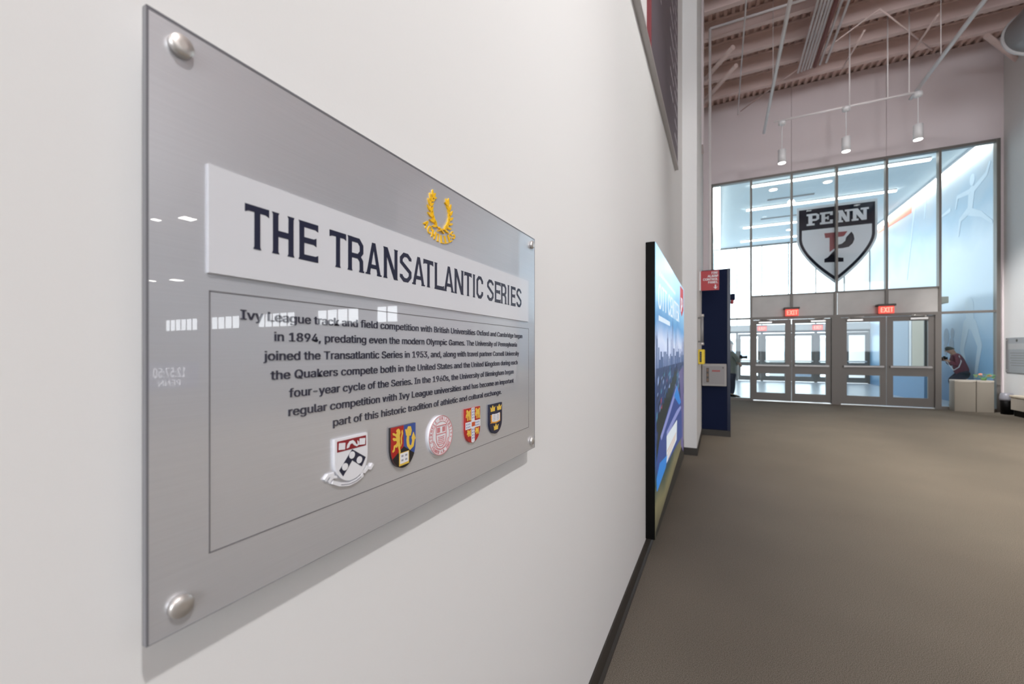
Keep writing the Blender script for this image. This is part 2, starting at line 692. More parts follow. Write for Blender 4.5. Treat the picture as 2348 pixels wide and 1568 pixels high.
# back wall with its glazing bay, hall side walls and hall end wall with a strip of windows
bw = MB()
bw.box(0, 31.5, -12.2, -12, 6.6, CEIL + 0.07)
bw.box(0, 31.5, -12.2, -12, 0, 1.4)
bw.box(11.6, 31.5, -12.2, -12, 1.4, 6.6)
bw.box(0, 0.4, -12.2, -12, 1.4, 6.6)
struct(bw.build('wall_back', M['hall'], loc=(0, -12, 0)))

# ---------------------------------------------------------------- ceiling: ribbed deck on close set beams
dk = MB()
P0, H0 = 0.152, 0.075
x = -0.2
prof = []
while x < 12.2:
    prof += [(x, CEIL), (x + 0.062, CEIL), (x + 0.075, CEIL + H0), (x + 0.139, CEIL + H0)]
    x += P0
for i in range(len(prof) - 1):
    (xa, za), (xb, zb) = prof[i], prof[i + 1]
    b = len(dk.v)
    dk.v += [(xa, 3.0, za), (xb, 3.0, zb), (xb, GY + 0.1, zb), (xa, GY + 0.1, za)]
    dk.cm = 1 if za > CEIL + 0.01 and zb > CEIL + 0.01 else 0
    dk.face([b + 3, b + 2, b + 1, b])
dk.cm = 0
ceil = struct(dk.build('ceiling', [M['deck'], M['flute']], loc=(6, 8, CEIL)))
struct(B(-0.2, 31.5, -12, 13.9, CEIL + 0.06, CEIL + 0.2).build('roof_slab', M['deck'], loc=(0, 0, CEIL)))
beam_me = None
for k in range(13):
    y = 12.72 - 0.82 * k
    if y < 3.2:
        break
    if beam_me is None:
        bm_ = MB()
        bm_.box(WX, 12, y - 0.06, y + 0.06, CEIL - 0.012, CEIL - 0.002)
        bm_.box(WX, 12, y - 0.005, y + 0.005, CEIL - 0.36, CEIL - 0.012)
        bm_.box(WX, 12, y - 0.06, y + 0.06, CEIL - 0.375, CEIL - 0.36)
        o = bm_.build('beam', M['steel_paint'], ceil)
        beam_me = o.data
        y00 = o.location.copy()
    else:
        o = bpy.data.objects.new('beam', beam_me)
        COL.objects.link(o)
        o.parent = ceil
        o.location = y00 + Vector((0, -0.82 * k, 0))

# ---------------------------------------------------------------- curtain wall
win = sempty('window_1', (3.27, GY, 0))
MX = [0.27, 1.278, 2.25, 3.25, 4.27, 5.268, 6.27]
for i, mx in enumerate(MX):
    w = 0.032 if i in (0, 6) else 0.024
    z0 = 0 if i in (0, 1, 5, 6) else 2.99
    B(mx - w, mx + w, GY - 0.075, GY + 0.07, z0, 6.353).build('mullion', M['frame'], win)
B(0.24, 6.302, GY - 0.07, GY + 0.07, 6.29, 6.353).build('top_rail', M['frame'], win)
B(1.303, 5.24, GY - 0.05, GY + 0.05, 2.96, 2.995).build('rail', M['frame'], win)
for a, b in ((0.302, 1.254), (5.292, 6.238)):
    B(a, b, GY - 0.05, GY + 0.05, 2.32, 2.372).build('rail', M['frame'], win)
    B(a, b, GY - 0.06, GY + 0.06, 0, 0.07).build('sill_rail', M['frame'], win)
for i in range(6):
    a, b = MX[i] + 0.024, MX[i + 1] - 0.024
    if i in (0, 5):
        B(a, b, GY - 0.005, GY + 0.005, 0.07, 2.32).build('pane', M['glass'], win)
        B(a, b, GY - 0.005, GY + 0.005, 2.372, 6.29).build('pane', M['glass'], win)
    else:
        B(a, b, GY - 0.005, GY + 0.005, 2.995, 6.29).build('pane', M['glass'], win)
        B(a, b, GY - 0.02, GY + 0.02, 2.37, 2.96).build('transom_panel', M['transom'], win)
for mx in (3.222, 4.27, 2.25):
    B(mx - 0.03, mx + 0.03, GY - 0.07, GY + 0.06, 2.37, 2.96).build('transom_post', M['frame'], win)
B(1.303, 5.243, GY - 0.09, GY + 0.08, 2.30, 2.37).build('door_header', M['frame'], win)
for a, b in ((1.303, 1.33), (3.135, 3.33), (5.175, 5.243)):
    B(a, b, GY - 0.09, GY + 0.08, 0, 2.30).build('door_jamb', M['frame'], win)


def door(n, a, b, ga, gb, hinge):
    """leaf from x = a..b with glass lights ga..gb; closer near the hinge side"""
    d = sempty('door_%d' % n, ((a + b) / 2, GY, 0))
    y0, y1 = GY - 0.03, GY + 0.02
    B(a, ga, y0, y1, 0.03, 2.29).build('stile', M['frame'], d)
    B(gb, b, y0, y1, 0.03, 2.29).build('stile', M['frame'], d)
    B(ga, gb, y0, y1, 2.17, 2.29).build('rail', M['frame'], d)
    B(ga, gb, y0, y1, 0.785, 1.04).build('rail', M['frame'], d)
    B(ga, gb, y0, y1, 0.03, 0.245).build('rail', M['frame'], d)
    B(ga, gb, GY - 0.008, GY, 1.04, 2.17).build('pane', M['glass'], d)
    B(ga, gb, GY - 0.008, GY, 0.245, 0.785).build('pane', M['glass'], d)
    pbm = MB()
    pbm.bbox(a + 0.05, b - 0.05, y0 - 0.075, y0 - 0.045, 0.99, 1.035, 0.008)
    pbm.box(a + 0.06, a + 0.11, y0 - 0.05, y0, 0.985, 1.04)
    pbm.box(b - 0.11, b - 0.06, y0 - 0.05, y0, 0.985, 1.04)
    pbm.build('push_bar', M['rail'], d)
    c0 = a + 0.12 if hinge == 'l' else b - 0.46
    cl = MB()
    cl.bbox(c0, c0 + 0.34, y0 - 0.06, y0, 2.19, 2.25, 0.01)
    ex = c0 + 0.05 if hinge == 'l' else c0 + 0.29
    cl.tube((ex, y0 - 0.04, 2.25), (ex, y0 - 0.04, 2.3), 0.018)
    cl.tube((ex, y0 - 0.05, 2.285), ((a + b) / 2, y0 - 0.1, 2.3), 0.01)
    cl.build('door_closer', M['chrome'], d)
    return d


door(1, 1.334, 2.243, 1.419, 2.101, 'l')
door(2, 2.257, 3.131, 2.334, 3.018, 'r')
door(3, 3.334, 4.263, 3.466, 4.144, 'l')
door(4, 4.277, 5.171, 4.402, 5.062, 'r')
struct(B(1.33, 5.175, GY - 0.05, GY + 0.05, 0.0, 0.012).build('trim_2', M['chrome']))

# ---------------------------------------------------------------- lobby
LY = 23.2
struct(B(0.1, 6.4, 13.86, LY + 0.1, -0.1, 0).build('lobby_floor', M['lobby_floor'], loc=(3, 14, 0)))
struct(B(0.0, 0.2, 13.93, LY, 0, 6.6).build('wall_lobby_left', M['lobby_wall']))
lc = struct(B(0.0, 6.55, 13.95, LY + 0.1, 6.5, 6.7).build('lobby_ceiling', M['lobby_wall']))
mural = ramp_z('mural_print_lit_top', [(0.0, lin(112, 158, 198)), (0.18, lin(150, 190, 222)), (0.36, lin(206, 226, 244)), (0.62, lin(218, 232, 246)), (0.8, lin(164, 196, 220)), (1.0, lin(206, 208, 212))], 0, 6.5, 0.4, noise_amt=0.22, noise_scale=0.9)  # mural colours; the whitish top has the cove light painted in
wr = struct(B(6.3, 6.45, GY + 0.15, LY + 0.1, 0, 6.6).build('wall_lobby_right', mural, loc=(6.3, 18, 0)))
# printed figures on the mural
M['print_w'] = mat('pale_print', lin(214, 230, 244), 0.5)
M['print_g'] = mat('grey_print', lin(176, 190, 206), 0.5)
M['print_r'] = mat('coral_print', lin(226, 120, 96), 0.5)
fr_m = fr_right(6.3)


def mp(px, py):
    X, Y, Z = on_x(px, py, 6.3)
    return (-Y, Z)




def limb(mb, p0, p1, r0, r1, w1, fr):
    a_ = math.atan2(p1[1] - p0[1], p1[0] - p0[0])
    pts = [(p0[0] + r0 * cos(a_ + pi / 2 + pi * q / 6), p0[1] + r0 * sin(a_ + pi / 2 + pi * q / 6)) for q in range(7)]
    pts += [(p1[0] + r1 * cos(a_ - pi / 2 + pi * q / 6), p1[1] + r1 * sin(a_ - pi / 2 + pi * q / 6)) for q in range(7)]
    mb.prism(pts, 0, w1, fr)


# two printed runners: (joint, joint, radius, radius) in frame pixels on the mural wall
for fig_, segs in enumerate((
        (((2226, 742), (2222, 700), .16, .22), ((2216, 745), (2206, 800), .16, .10), ((2206, 800), (2217, 866), .10, .05), ((2232, 745), (2247, 792), .16, .10), ((2247, 792), (2236, 868), .10, .05)),
        (((2228, 440), (2224, 484), .15, .12), ((2228, 440), (2262, 398), .08, .06), ((2262, 398), (2270, 372), .06, .04), ((2222, 440), (2196, 452), .07, .05), ((2196, 452), (2192, 478), .05, .03), ((2220, 484), (2202, 505), .1, .06), ((2202, 505), (2198, 540), .06, .04), ((2228, 486), (2250, 490), .1, .07), ((2250, 490), (2275, 508), .06, .04)))):
    g = MB()
    for q, (p0, p1, r0, r1) in enumerate(segs):
        limb(g, mp(*p0), mp(*p1), r0, r1, 0.004 + 0.0003 * q, fr_m)
    if fig_:
        g.disc(*mp(2230, 412), 0.12, 0, 0.0075, fr_m, 16, ry=0.15)
    g.build('printed_runner', M['print_w'], wr)
g = MB()
for p0, p1 in (((2098, 470), (2080, 640)), ((2124, 446), (2120, 500)), ((2178, 482), (2160, 496))):
    limb(g, mp(*p0), mp(*p1), .06, .03, 0.004, fr_m)
g.build('printed_streaks', M['print_w'], wr)['kind'] = 'stuff'
g = MB()
g.prism([mp(2011, 528), mp(2092, 470), mp(2090, 488), mp(2014, 536)], 0.0, 0.005, fr_m)
g.build('printed_band', M['print_r'], wr)
g = MB()
for cx_, cy_2, r_ in ((2170, 772, .16), (2182, 790, .13), (2168, 800, .12), (2184, 764, .1)):
    g.disc(*mp(cx_, cy_2), r_, 0, 0.004 + r_ * .002, fr_m, ry=r_ * 1.5)
g.build('printed_shading', M['print_g'], wr)['kind'] = 'stuff'

# linear lights in the lobby ceiling
for k in range(4):
    y = 14.72 + 2.39 * k
    xa, xb = 1.33, (5.43 if k < 2 else 5.43)
    t = thing('linear_ceiling_light', ['long lit linear ceiling light nearest the glazing, above the shield emblem', 'second lit linear ceiling light behind the glazing, crossing just above the shield', 'third lit linear ceiling light, cut off behind the left of the shield', 'farthest and lowest lit linear ceiling light behind the glazing'][k], 'light', (xa, y, 6.43), 'linear lights in the lobby ceiling')
    B(xa, xb, y - 0.07, y + 0.07, 6.46, 6.5).build('housing', M['white'], t)
    B(xa, xb, y - 0.06, y + 0.06, 6.43, 6.46).build('diffuser', M['lamp'], t)
t = thing('cove_light', 'bright cove light running along the top of the blue mural wall', 'light', (6.2, 18, 6.4))
B(6.1, 6.3, 14.0, 22.9, 6.44, 6.5).build('housing', M['white'], t)
B(6.12, 6.28, 14.0, 22.9, 6.41, 6.44).build('diffuser', M['lamp_soft'], t)
t = thing('cove_light', 'bright light strip at the left edge of the lobby ceiling', 'light', (0.35, 18, 6.4))
B(0.22, 0.5, 14.0, 22.9, 6.46, 6.5).build('housing', M['white'], t)
B(0.24, 0.48, 14.0, 22.9, 6.43, 6.46).build('diffuser', M['lamp_soft'], t)
for k, (px, py) in enumerate([(1773, 434), (1898, 416), (1810, 526)]):
    X, Y, Z = on_z(px, py, 6.49)
    t = thing('recessed_downlight', ['small round downlight left of centre in the lobby ceiling', 'small round downlight above the shield, near the top of the glazing', 'larger round downlight left of the shield in the lobby ceiling'][k], 'light', (X, Y, 6.47), 'downlights in the lobby ceiling')
    MB().lathe((X, Y, 6.475), [(0.13, 0.0), (0.14, 0.01), (0.14, 0.03)]).build('trim_ring', M['white'], t)
    MB().lathe((X, Y, 6.47), [(0.1, 0.0), (0.1, 0.005)]).build('lens', M['lamp'], t)
# small ceiling grilles
for k, (px, py) in enumerate([(1760, 458), (1745, 502)]):
    X, Y, Z = on_z(px, py, 6.49)
    g = MB()
    for q in range(3):
        g.box(X, X + 1.3, Y + q * 0.05, Y + q * 0.05 + 0.02, 6.485, 6.5)
    tag(g.build('ceiling_grille', M['duct']), ['thin slot grille between the first two linear lights', 'thin slot grille between the second and third linear lights'][k], 'vent', 'slot grilles in the lobby ceiling')

# outer glazing
ow = sempty('window_2', (3.2, LY, 0))
ox = [0.2, 1.215, 2.265, 3.335, 4.375, 5.41, 6.3]
for x in ox:
    B(x - 0.02, x + 0.02, LY - 0.06, LY + 0.05, 2.67, 6.5).build('mullion', M['frame'], ow)
B(0.2, 6.3, LY - 0.12, LY + 0.1, 2.38, 2.67).build('header', M['transom'], ow)
B(0.2, 6.3, LY - 0.05, LY + 0.05, 6.44, 6.5).build('top_rail', M['frame'], ow)
for i in range(6):
    B(ox[i] + 0.02, ox[i + 1] - 0.02, LY - 0.004, LY + 0.004, 2.67, 6.44).build('pane', M['glass'], ow)
B(0.2, 6.3, LY - 0.08, LY + 0.06, 2.28, 2.38).build('door_header', M['frame_dark'], ow)
for i, x in enumerate(ox):
    B(x - 0.05, x + 0.05, LY - 0.07, LY + 0.05, 0, 2.28).build('door_jamb', M['frame'], ow)
for i in range(6):
    if i == 0:
        B(ox[0] + 0.05, ox[1] - 0.05, LY - 0.004, LY + 0.004, 0.05, 2.28).build('pane', M['glass'], ow)
        continue
    d = sempty('door_%d' % (i + 4), ((ox[i] + ox[i + 1]) / 2, LY, 0))
    a, b = ox[i] + 0.055, ox[i + 1] - 0.055
    fm = MB()
    fm.box(a, a + 0.11, LY - 0.03, LY + 0.02, 0.02, 2.26)
    fm.box(b - 0.11, b, LY - 0.03, LY + 0.02, 0.02, 2.26)
    for z0, z1 in ((2.12, 2.26), (0.72, 0.9), (0.02, 0.25)):
        fm.box(a + 0.11, b - 0.11, LY - 0.03, LY + 0.02, z0, z1)
    fm.build('leaf_frame', M['frame'], d)
    B(a + 0.11, b - 0.11, LY - 0.003, LY + 0.003, 0.9, 2.12).build('pane', M['glass'], d)
    B(a + 0.11, b - 0.11, LY - 0.003, LY + 0.003, 0.25, 0.72).build('pane', M['glass'], d)
    MB().bbox(a + 0.05, b - 0.05, LY - 0.1, LY - 0.06, 0.93, 0.99, 0.01).box(a + 0.06, a + 0.1, LY - 0.07, LY - 0.03, 0.93, 0.99).box(b - 0.1, b - 0.06, LY - 0.07, LY - 0.03, 0.93, 0.99).build('push_bar', M['chrome'], d)

# partition that closes the lobby on the right behind the fourth door
pt = sempty('wall_lobby_partition', (5.5, 16, 0))
pxx = 5.52
for y0, y1, m_, h in ((15.4, 16.2, 'cream', 2.6), (16.24, 16.42, 'white', 2.6), (16.46, 17.9, 'print_g', 2.6)):
    B(pxx, pxx + 0.06, y0, y1, 0.86 if m_ != 'glass' else 0.05, h).build('panel', M[m_], pt)
B(pxx - 0.005, pxx + 0.065, 15.36, 17.95, 0.0, 0.86).build('base_panel', mat('blue_base_panel', lin(104, 146, 184), 0.5), pt)
B(pxx, pxx + 0.06, 15.35, 15.4, 0.86, 2.6).build('post', M['frame_dark'], pt)
B(pxx - 0.02, pxx + 0.08, 15.36, 17.95, 2.6, 2.72).build('cap', M['cream'], pt)
X, Y, Z = on_y(2085, 652, 15.6)
tag(MB().bbox(X, X + 0.75, 15.4, 15.8, 2.72, 2.9, 0.01).build('storage_carton', M['cream']), 'cream carton lying on the lobby partition above the fourth door', 'box')

# outside
struct(B(-30, 40, LY + 0.1, 80, -0.12, -0.02).build('pavement', M['ext'], loc=(0, 30, -0.02)))
eb = thing('building', 'pale low building across the pavement seen through the doors', 'building', (8, 52, 0))
B(-4, 24, 52, 56, -0.02, 2.6).build('wall', M['ext_wall'], eb)
B(-4.2, 24.2, 51.8, 56.2, 2.6, 2.8).build('roof_edge', M['transom'], eb)
for q in range(7):
    B(-2 + q * 3.6, -0.4 + q * 3.6, 51.95, 52, 0.9, 1.9).build('window', M['print_g'], eb)
rl = thing('handrail', 'grey ramp handrail outside, seen through the second door', 'railing', (6.4, 29, 0))
for z in (0.55, 0.95):
    MB().tube((5.2, 28, z - 0.35), (8.6, 29.6, z + 0.25), 0.03).build('rail', M['ext_grey'], rl)
for x_, y_ in ((5.3, 28.05), (6.9, 28.8), (8.5, 29.55)):
    MB().tube((x_, y_, -0.02), (x_, y_, 0.6 + (x_ - 5.2) / 3.4 * 0.6), 0.03).build('post', M['ext_grey'], rl)
pl = thing('planter', 'pale concrete block outside, seen through the first door', 'planter', (3.2, 27, 0))
MB().bbox(2.9, 3.7, 27, 27.8, -0.02, 0.95, 0.03).build('planter_body', M['ext_wall'], pl)
MB().bbox(3.7, 4.9, 27.1, 27.7, -0.02, 0.35, 0.03).build('bench_block', M['ext_grey'], pl)

# ---------------------------------------------------------------- hall beyond on the right (seen only in the gloss of the sign)
HY = 30.0
struct(B(6.65, 76, 13.9, HY, -0.12, 0).build('hall_floor', M['hall_floor'], loc=(20, 20, 0)))
struct(B(31.5, 76, -20, 13.9, -0.12, 0).build('hall_floor_east', M['hall_floor'], loc=(40, 0, 0)))
struct(B(6.6, 76, 13.9, HY, CEIL + 0.06, CEIL + 0.2).build('hall_ceiling', M['hall']))
struct(B(31.5, 76, -20, 13.9, CEIL + 0.06, CEIL + 0.2).build('hall_ceiling_east', M['hall']))
struct(B(6.45, 6.65, GY + 0.15, HY, 0, CEIL + 0.07).build('hall_wall_side', M['hall']))
he = MB()
spans = [(25.2, 29.2), (31.5, 37.5), (41, 47.5), (51, 57), (60, 68)]
he.box(6.6, 76, HY, HY + 0.2, 0, 4.15)
he.box(6.6, 76, HY, HY + 0.2, 5.75, CEIL + 0.07)
xs_ = 6.6
for a, b in spans:
    he.box(xs_, a, HY, HY + 0.2, 4.15, 5.75)
    xs_ = b
he.box(xs_, 76, HY, HY + 0.2, 4.15, 5.75)
struct(he.build('hall_wall_end', M['hall'], loc=(20, HY, 0)))
for n, (a, b) in enumerate(spans):
    w_ = sempty('window_%d' % (n + 3), (a, HY, 4.15))
    fm = MB()
    k = max(3, int((b - a) / 1.3))
    for q in range(k + 1):
        xx = a + (b - a) * q / k
        fm.box(xx - 0.05, xx + 0.05, HY + 0.02, HY + 0.1, 4.15, 5.75)
    fm.box(a, b, HY + 0.02, HY + 0.1, 4.15, 4.22)
    fm.box(a, b, HY + 0.02, HY + 0.1, 5.68, 5.75)
    fm.build('window_frame', M['frame'], w_)
hs = MB()
hs.box(76, 76.2, -20, HY, 0, CEIL + 0.07)
hs.box(31.5, 76, -20.2, -20, 0, CEIL + 0.07)
hs.box(31.5, 31.7, -12, 9.0, 0, 2.4)
hs.box(31.5, 31.7, -12, 9.0, 7.6, CEIL + 0.07)
struct(hs.build('hall_wall_east', M['hall'], loc=(76, 0, 0)))


# ================================================================== THINGS
# ---------------------------------------------------------------- the sign in the foreground
XF = 0.06                                  # front face of the sign
fs = fr_wall(XF)
KS = (CX - XF) / 0.4585


def S(y, z):                               # sign coordinates (measured once) -> place on the wall
    return (y * KS, CZ + (z - CZ) * KS)


sign = thing('wall_sign', 'large grey brushed metal sign with dark title on white band, held off the wall', 'sign', (XF, 0.6, 1.1))
y0, z0 = S(0.1877, 1.1365)
y1, z1 = S(1.0575, 1.7095)
pm = MB()
pm.box(XF - 0.006, XF, y0, y1, z0, z1)
pm.build('panel', M['brushed'], sign)
em = MB()
M['edge'] = mat('polished_edge', lin(112, 112, 118), 0.3, coat=0.5)
e = 0.0006
for q_ in ((y0, y0 + 0.0013, z0, z1), (y0, y1, z1 - 0.0022, z1), (y1 - 0.0016, y1, z0, z1)):
    em.rect(q_[0], q_[1], q_[2], q_[3], 0, 0.00025, fs)
em.rect(y0 - e, y0, z0 - e, z1 + e, -0.0062, 0.0002, fs)
em.rect(y1, y1 + e, z0 - e, z1 + e, -0.0062, 0.0002, fs)
em.rect(y0, y1, z0 - e, z0, -0.0062, 0.0002, fs)
em.rect(y0, y1, z1, z1 + e, -0.0062, 0.0002, fs)
em.build('edge', M['edge'], sign)
for (py_, pz_) in ((0.213, 1.6885), (0.213, 1.1598), (1.0335, 1.6885), (1.0335, 1.1598)):
    yy, zz = S(py_, pz_)
    sm = MB()
    sm.lathe((0, yy, zz), [(0.0075, WX), (0.0075, XF - 0.006)], 20, 'x')
    sm.lathe((0, yy, zz), [(0.0098, XF), (0.0098, XF + 0.0045), (0.0088, XF + 0.006), (0.003, XF + 0.0066)], 28, 'x')
    sm.build('standoff_cap', M['chrome'], sign)
# white band
ba, bz0 = S(0.2366, 1.4788)
bb_, bz1 = S(1.008, 1.5872)
band = MB().rect(ba, bb_, bz0, bz1, 0, 0.003, fs).build('title_band', mat('white_band', lin(214, 215, 220), 0.3, coat=0.5), sign)
# thin engraved border
la, lz0 = S(0.2383, 1.1978)
lb, lz1 = S(1.0176, 1.4615)
lm = MB()
lt = 0.0011
lm.rect(la, lb, lz0, lz0 + lt, 0, 0.0004, fs).rect(la, lb, lz1 - lt, lz1, 0, 0.0004, fs)
lm.rect(la, la + lt, lz0, lz1, 0, 0.0004, fs).rect(lb - lt, lb, lz0, lz1, 0, 0.0004, fs)
lm.build('border_line', mat('border_grey', lin(104, 102, 106), 0.4, coat=0.6), sign)

# title letters: tall condensed letters with small spurs
TB, TT = CZ + (1.5120 - CZ) * KS, CZ + (1.5592 - CZ) * KS


def title_letter(mb, ch, a, b):
    z0, z1 = TB, TT
    h = z1 - z0
    t = 0.0062
    if b - a < 0.016:
        t = min(0.0062, b - a)
    th = 0.0066
    w0, w1 = 0.003, 0.0034
    sp = 0.0011

    def stem(x, za=z0, zb=z1, top=True, bot=True):
        mb.rect(x - t / 2, x + t / 2, za, zb, w0, w1, fs)
        if bot:
            mb.prism([(x - t / 2 - sp, za), (x + t / 2 + sp, za), (x + t / 2, za + 0.0028), (x - t / 2, za + 0.0028)], w0, w1, fs)
        if top:
            mb.prism([(x - t / 2 - sp, zb), (x + t / 2 + sp, zb), (x + t / 2, zb - 0.0028), (x - t / 2, zb - 0.0028)], w0, w1, fs)

    def bar(xa, xb, zc, end=None):
        mb.rect(xa, xb, zc - th / 2, zc + th / 2, w0, w1, fs)
        if end in ('dn', 'both'):
            mb.prism([(xb - 0.0035, zc - th / 2), (xb, zc - th / 2 - 0.0018), (xb, zc)], w0, w1, fs)
        if end in ('up', 'both'):
            mb.prism([(xb - 0.0035, zc + th / 2), (xb, zc + th / 2 + 0.0018), (xb, zc)], w0, w1, fs)

    m_ = (a + b) / 2
    zt, zb_ = z1 - th / 2, z0 + th / 2
    if ch == 'T':
        bar(a, b, zt, 'dn')
        mb.prism([(a + 0.0035, z1 - th), (a, z1 - th - 0.0018), (a, zt)], w0, w1, fs)
        stem(m_, z0, z1 - th, top=False)
    elif ch == 'H':
        stem(a + t / 2 + sp)
        stem(b - t / 2 - sp)
        bar(a + t, b - t, (z0 + z1) / 2)
    elif ch == 'E':
        stem(a + t / 2 + sp, top=True, bot=True)
        bar(a + t, b, zt, 'dn')
        bar(a + t, b - 0.0025, (z0 + z1) / 2 + 0.001, 'both')
        bar(a + t, b, zb_, 'up')
    elif ch == 'L':
        stem(a + t / 2 + sp)
        bar(a + t, b, zb_, 'up')
    elif ch == 'I':
        stem(m_)
    elif ch == 'R':
        stem(a + t / 2 + sp)
        zm = z0 + h * 0.46
        c = 0.006
        mb.ribbon([(a + t, zt), (b - t / 2 - c, zt), (b - t / 2 - 0.001, zt - c), (b - t / 2 - 0.001, zm + c), (b - t / 2 - c, zm), (a + t, zm)], th * 0.95, w0, w1, fs)
        mb.ribbon([(b - t / 2 - c, zm), (b - t / 2 - 0.0014, zm - c), (b - t / 2 - 0.001, z0)], t, w0, w1, fs)
        mb.rect(b - t - 0.002, b + 0.0005, z0, z0 + 0.0022, w0, w1, fs)
    elif ch == 'A':
        mb.prism([(a + sp, z0), (a + sp + t, z0), (m_ + t * 0.35, z1), (m_ - t * 0.5, z1)], w0, w1, fs)
        mb.prism([(b - sp, z0), (b - sp - t, z0), (m_ - t * 0.35, z1), (m_ + t * 0.5, z1)], w0, w1, fs)
        mb.rect(a + (m_ - a) * 0.4, b - (m_ - a) * 0.4, z0 + h * 0.2, z0 + h * 0.2 + th * 0.85, w0, w1, fs)
        mb.rect(a - 0.0004, a + sp * 2 + t, z0, z0 + 0.0022, w0, w1, fs)
        mb.rect(b - sp * 2 - t, b + 0.0004, z0, z0 + 0.0022, w0, w1, fs)
    elif ch == 'N':
        stem(a + t / 2 + sp)
        stem(b - t / 2 - sp)
        mb.prism([(a + sp, z1), (a + sp + t * 1.2, z1), (b - sp, z0), (b - sp - t * 1.2, z0)], w0, w1, fs)
    elif ch == 'S':
        c = min(0.006, (b - a) * 0.3)
        xa, xb = a + t / 2, b - t / 2
        mb.ribbon([(xb, z0 + h * 0.76), (xb, zt - c * 0.8), (xb - c, zt), (xa + c, zt), (xa, zt - c), (xa, z0 + h * 0.66), (xb, z0 + h * 0.36), (xb, zb_ + c), (xb - c, zb_), (xa + c, zb_), (xa, zb_ + c * 0.8), (xa, z0 + h * 0.25)], t * 0.97, w0, w1, fs)
    elif ch == 'C':
        c = min(0.006, (b - a) * 0.35)
        xa, xb = a + t / 2, b - t / 2
        mb.ribbon([(xb, z0 + h * 0.68), (xb, zt - c), (xb - c, zt), (xa + c, zt), (xa, zt - c), (xa, zb_ + c), (xa + c, zb_), (xb - c, zb_), (xb, zb_ + c), (xb, z0 + h * 0.32)], t, w0, w1, fs)


lpx = [('T', 564, 619.5), ('H', 626, 677.5), ('E', 687, 732), ('T', 758, 796), ('R', 799, 836.5), ('A', 841, 876.5), ('N', 881, 914.5), ('S', 919, 945.5), ('A', 947.5, 976), ('T', 973, 995.5),
       ('L', 998, 1020), ('A', 1019.5, 1042.5), ('N', 1043.5, 1064.8), ('T', 1066.5, 1083.3), ('I', 1085.5, 1091.7), ('C', 1094.3, 1109.3), ('S', 1118.8, 1133.4), ('E', 1135.8, 1149.6), ('R', 1150.3, 1163), ('I', 1165, 1169.9), ('E', 1172.8, 1183.6), ('S', 1186, 1197)]
for ch, xa, xb in lpx:
    L_ = MB()
    ya = on_x(xa, 600, XF + 0.005)[1]
    yb = on_x(xb, 600, XF + 0.005)[1]
    title_letter(L_, ch, ya, yb)
    L_.build('title_letter', M['navy_print'], sign)

# body text
LINES = [('Ivy League track and field competition with British Universities Oxford and Cambridge began', 0.2693, 0.9765, 1.4345),
         ('in 1894, predating even the modern Olympic Games. The University of Pennsylvania', 0.3068, 0.9445, 1.4122),
         ('joined the Transatlantic Series in 1953, and, along with travel partner Cornell University', 0.2945, 0.9556, 1.3900),
         ('the Quakers compete both in the United States and the United Kingdom during each', 0.3026, 0.9480, 1.3678),
         ('four-year cycle of the Series. In the 1960s, the University of Birmingham began', 0.3252, 0.9256, 1.3456),
         ('regular competition with Ivy League universities and has become an important', 0.3246, 0.9256, 1.3234),
         ('part of this historic tradition of athletic and cultural exchange.', 0.3882, 0.8612, 1.3012)]
for s_, ya, yb, zb in LINES:
    a_ = S(ya, zb)
    b_ = S(yb, zb + 0.0104)
    MB().text(s_, a_[0], b_[0], a_[1], b_[1], 0, 0.0009, fs, bold=0.017).build('text_line', M['ink'], sign)


# ---- emblems on the sign
def shield_pts(a, b, z0, z1, flat=0.45, n=10, tip=1.0):
    """heater shield outline: straight sides down to `flat` of the height, then curving to the point"""
    w = b - a
    h = z1 - z0
    m_ = (a + b) / 2
    pts = [(a, z1), (a, z0 + h * flat)]
    for i in range(1, n):
        t = i / n
        pts.append((a + (w / 2) * (1 - cos(t * pi / 2)) ** tip, z0 + h * flat * (1 - sin(t * pi / 2) ** 1.0) if tip != 1.0 else z0 + h * flat * (1 - sin(t * pi / 2))))
    pts.append((m_, z0))
    right = [(2 * m_ - p[0], p[1]) for p in reversed(pts[:-1])]
    return pts + right


def U(a, b, z0, z1):
    return lambda u, v: (a + (b - a) * u, z0 + (z1 - z0) * v)


def poly_in(mb, T, pts, w0, w1):
    mb.prism([T(*p) for p in pts], w0, w1, fs)


LION = [(.42, .98), (.55, 1.0), (.66, .93), (.70, .82), (.64, .74), (.66, .6), (.64, .48), (.7, .36), (.66, .24), (.72, .1), (.60, .0), (.56, .06), (.58, .16), (.52, .28), (.50, .36), (.38, .3), (.24, .34), (.2, .2), (.06, .16), (.04, .22), (.12, .26), (.16, .4), (.36, .44), (.42, .5), (.36, .56), (.14, .58), (.06, .66), (.12, .7), (.36, .66), (.28, .74), (.08, .8), (.04, .88), (.14, .88), (.34, .8), (.40, .86), (.34, .92)]
TAIL = [(.74, .3), (.84, .42), (.82, .62), (.92, .78), (.86, .92), (.80, .86), (.82, .78), (.74, .62), (.76, .44)]
LION2 = [(.06, .86), (.12, 1.0), (.34, .98), (.42, .84), (.62, .84), (.78, .92), (.74, 1.0), (.86, .98), (.96, .84), (.88, .74), (.92, .4), (1.0, .04), (.86, .0), (.78, .34), (.7, .42), (.7, .08), (.58, .04), (.58, .4), (.42, .42), (.38, .06), (.26, .04), (.26, .44), (.14, .5), (.1, .3), (0, .34), (.02, .56), (.16, .68)]
BOOK = [(0, .1), (.46, 0), (.5, .06), (.54, 0), (1, .1), (1, .92), (.54, .84), (.5, .9), (.46, .84), (0, .92)]
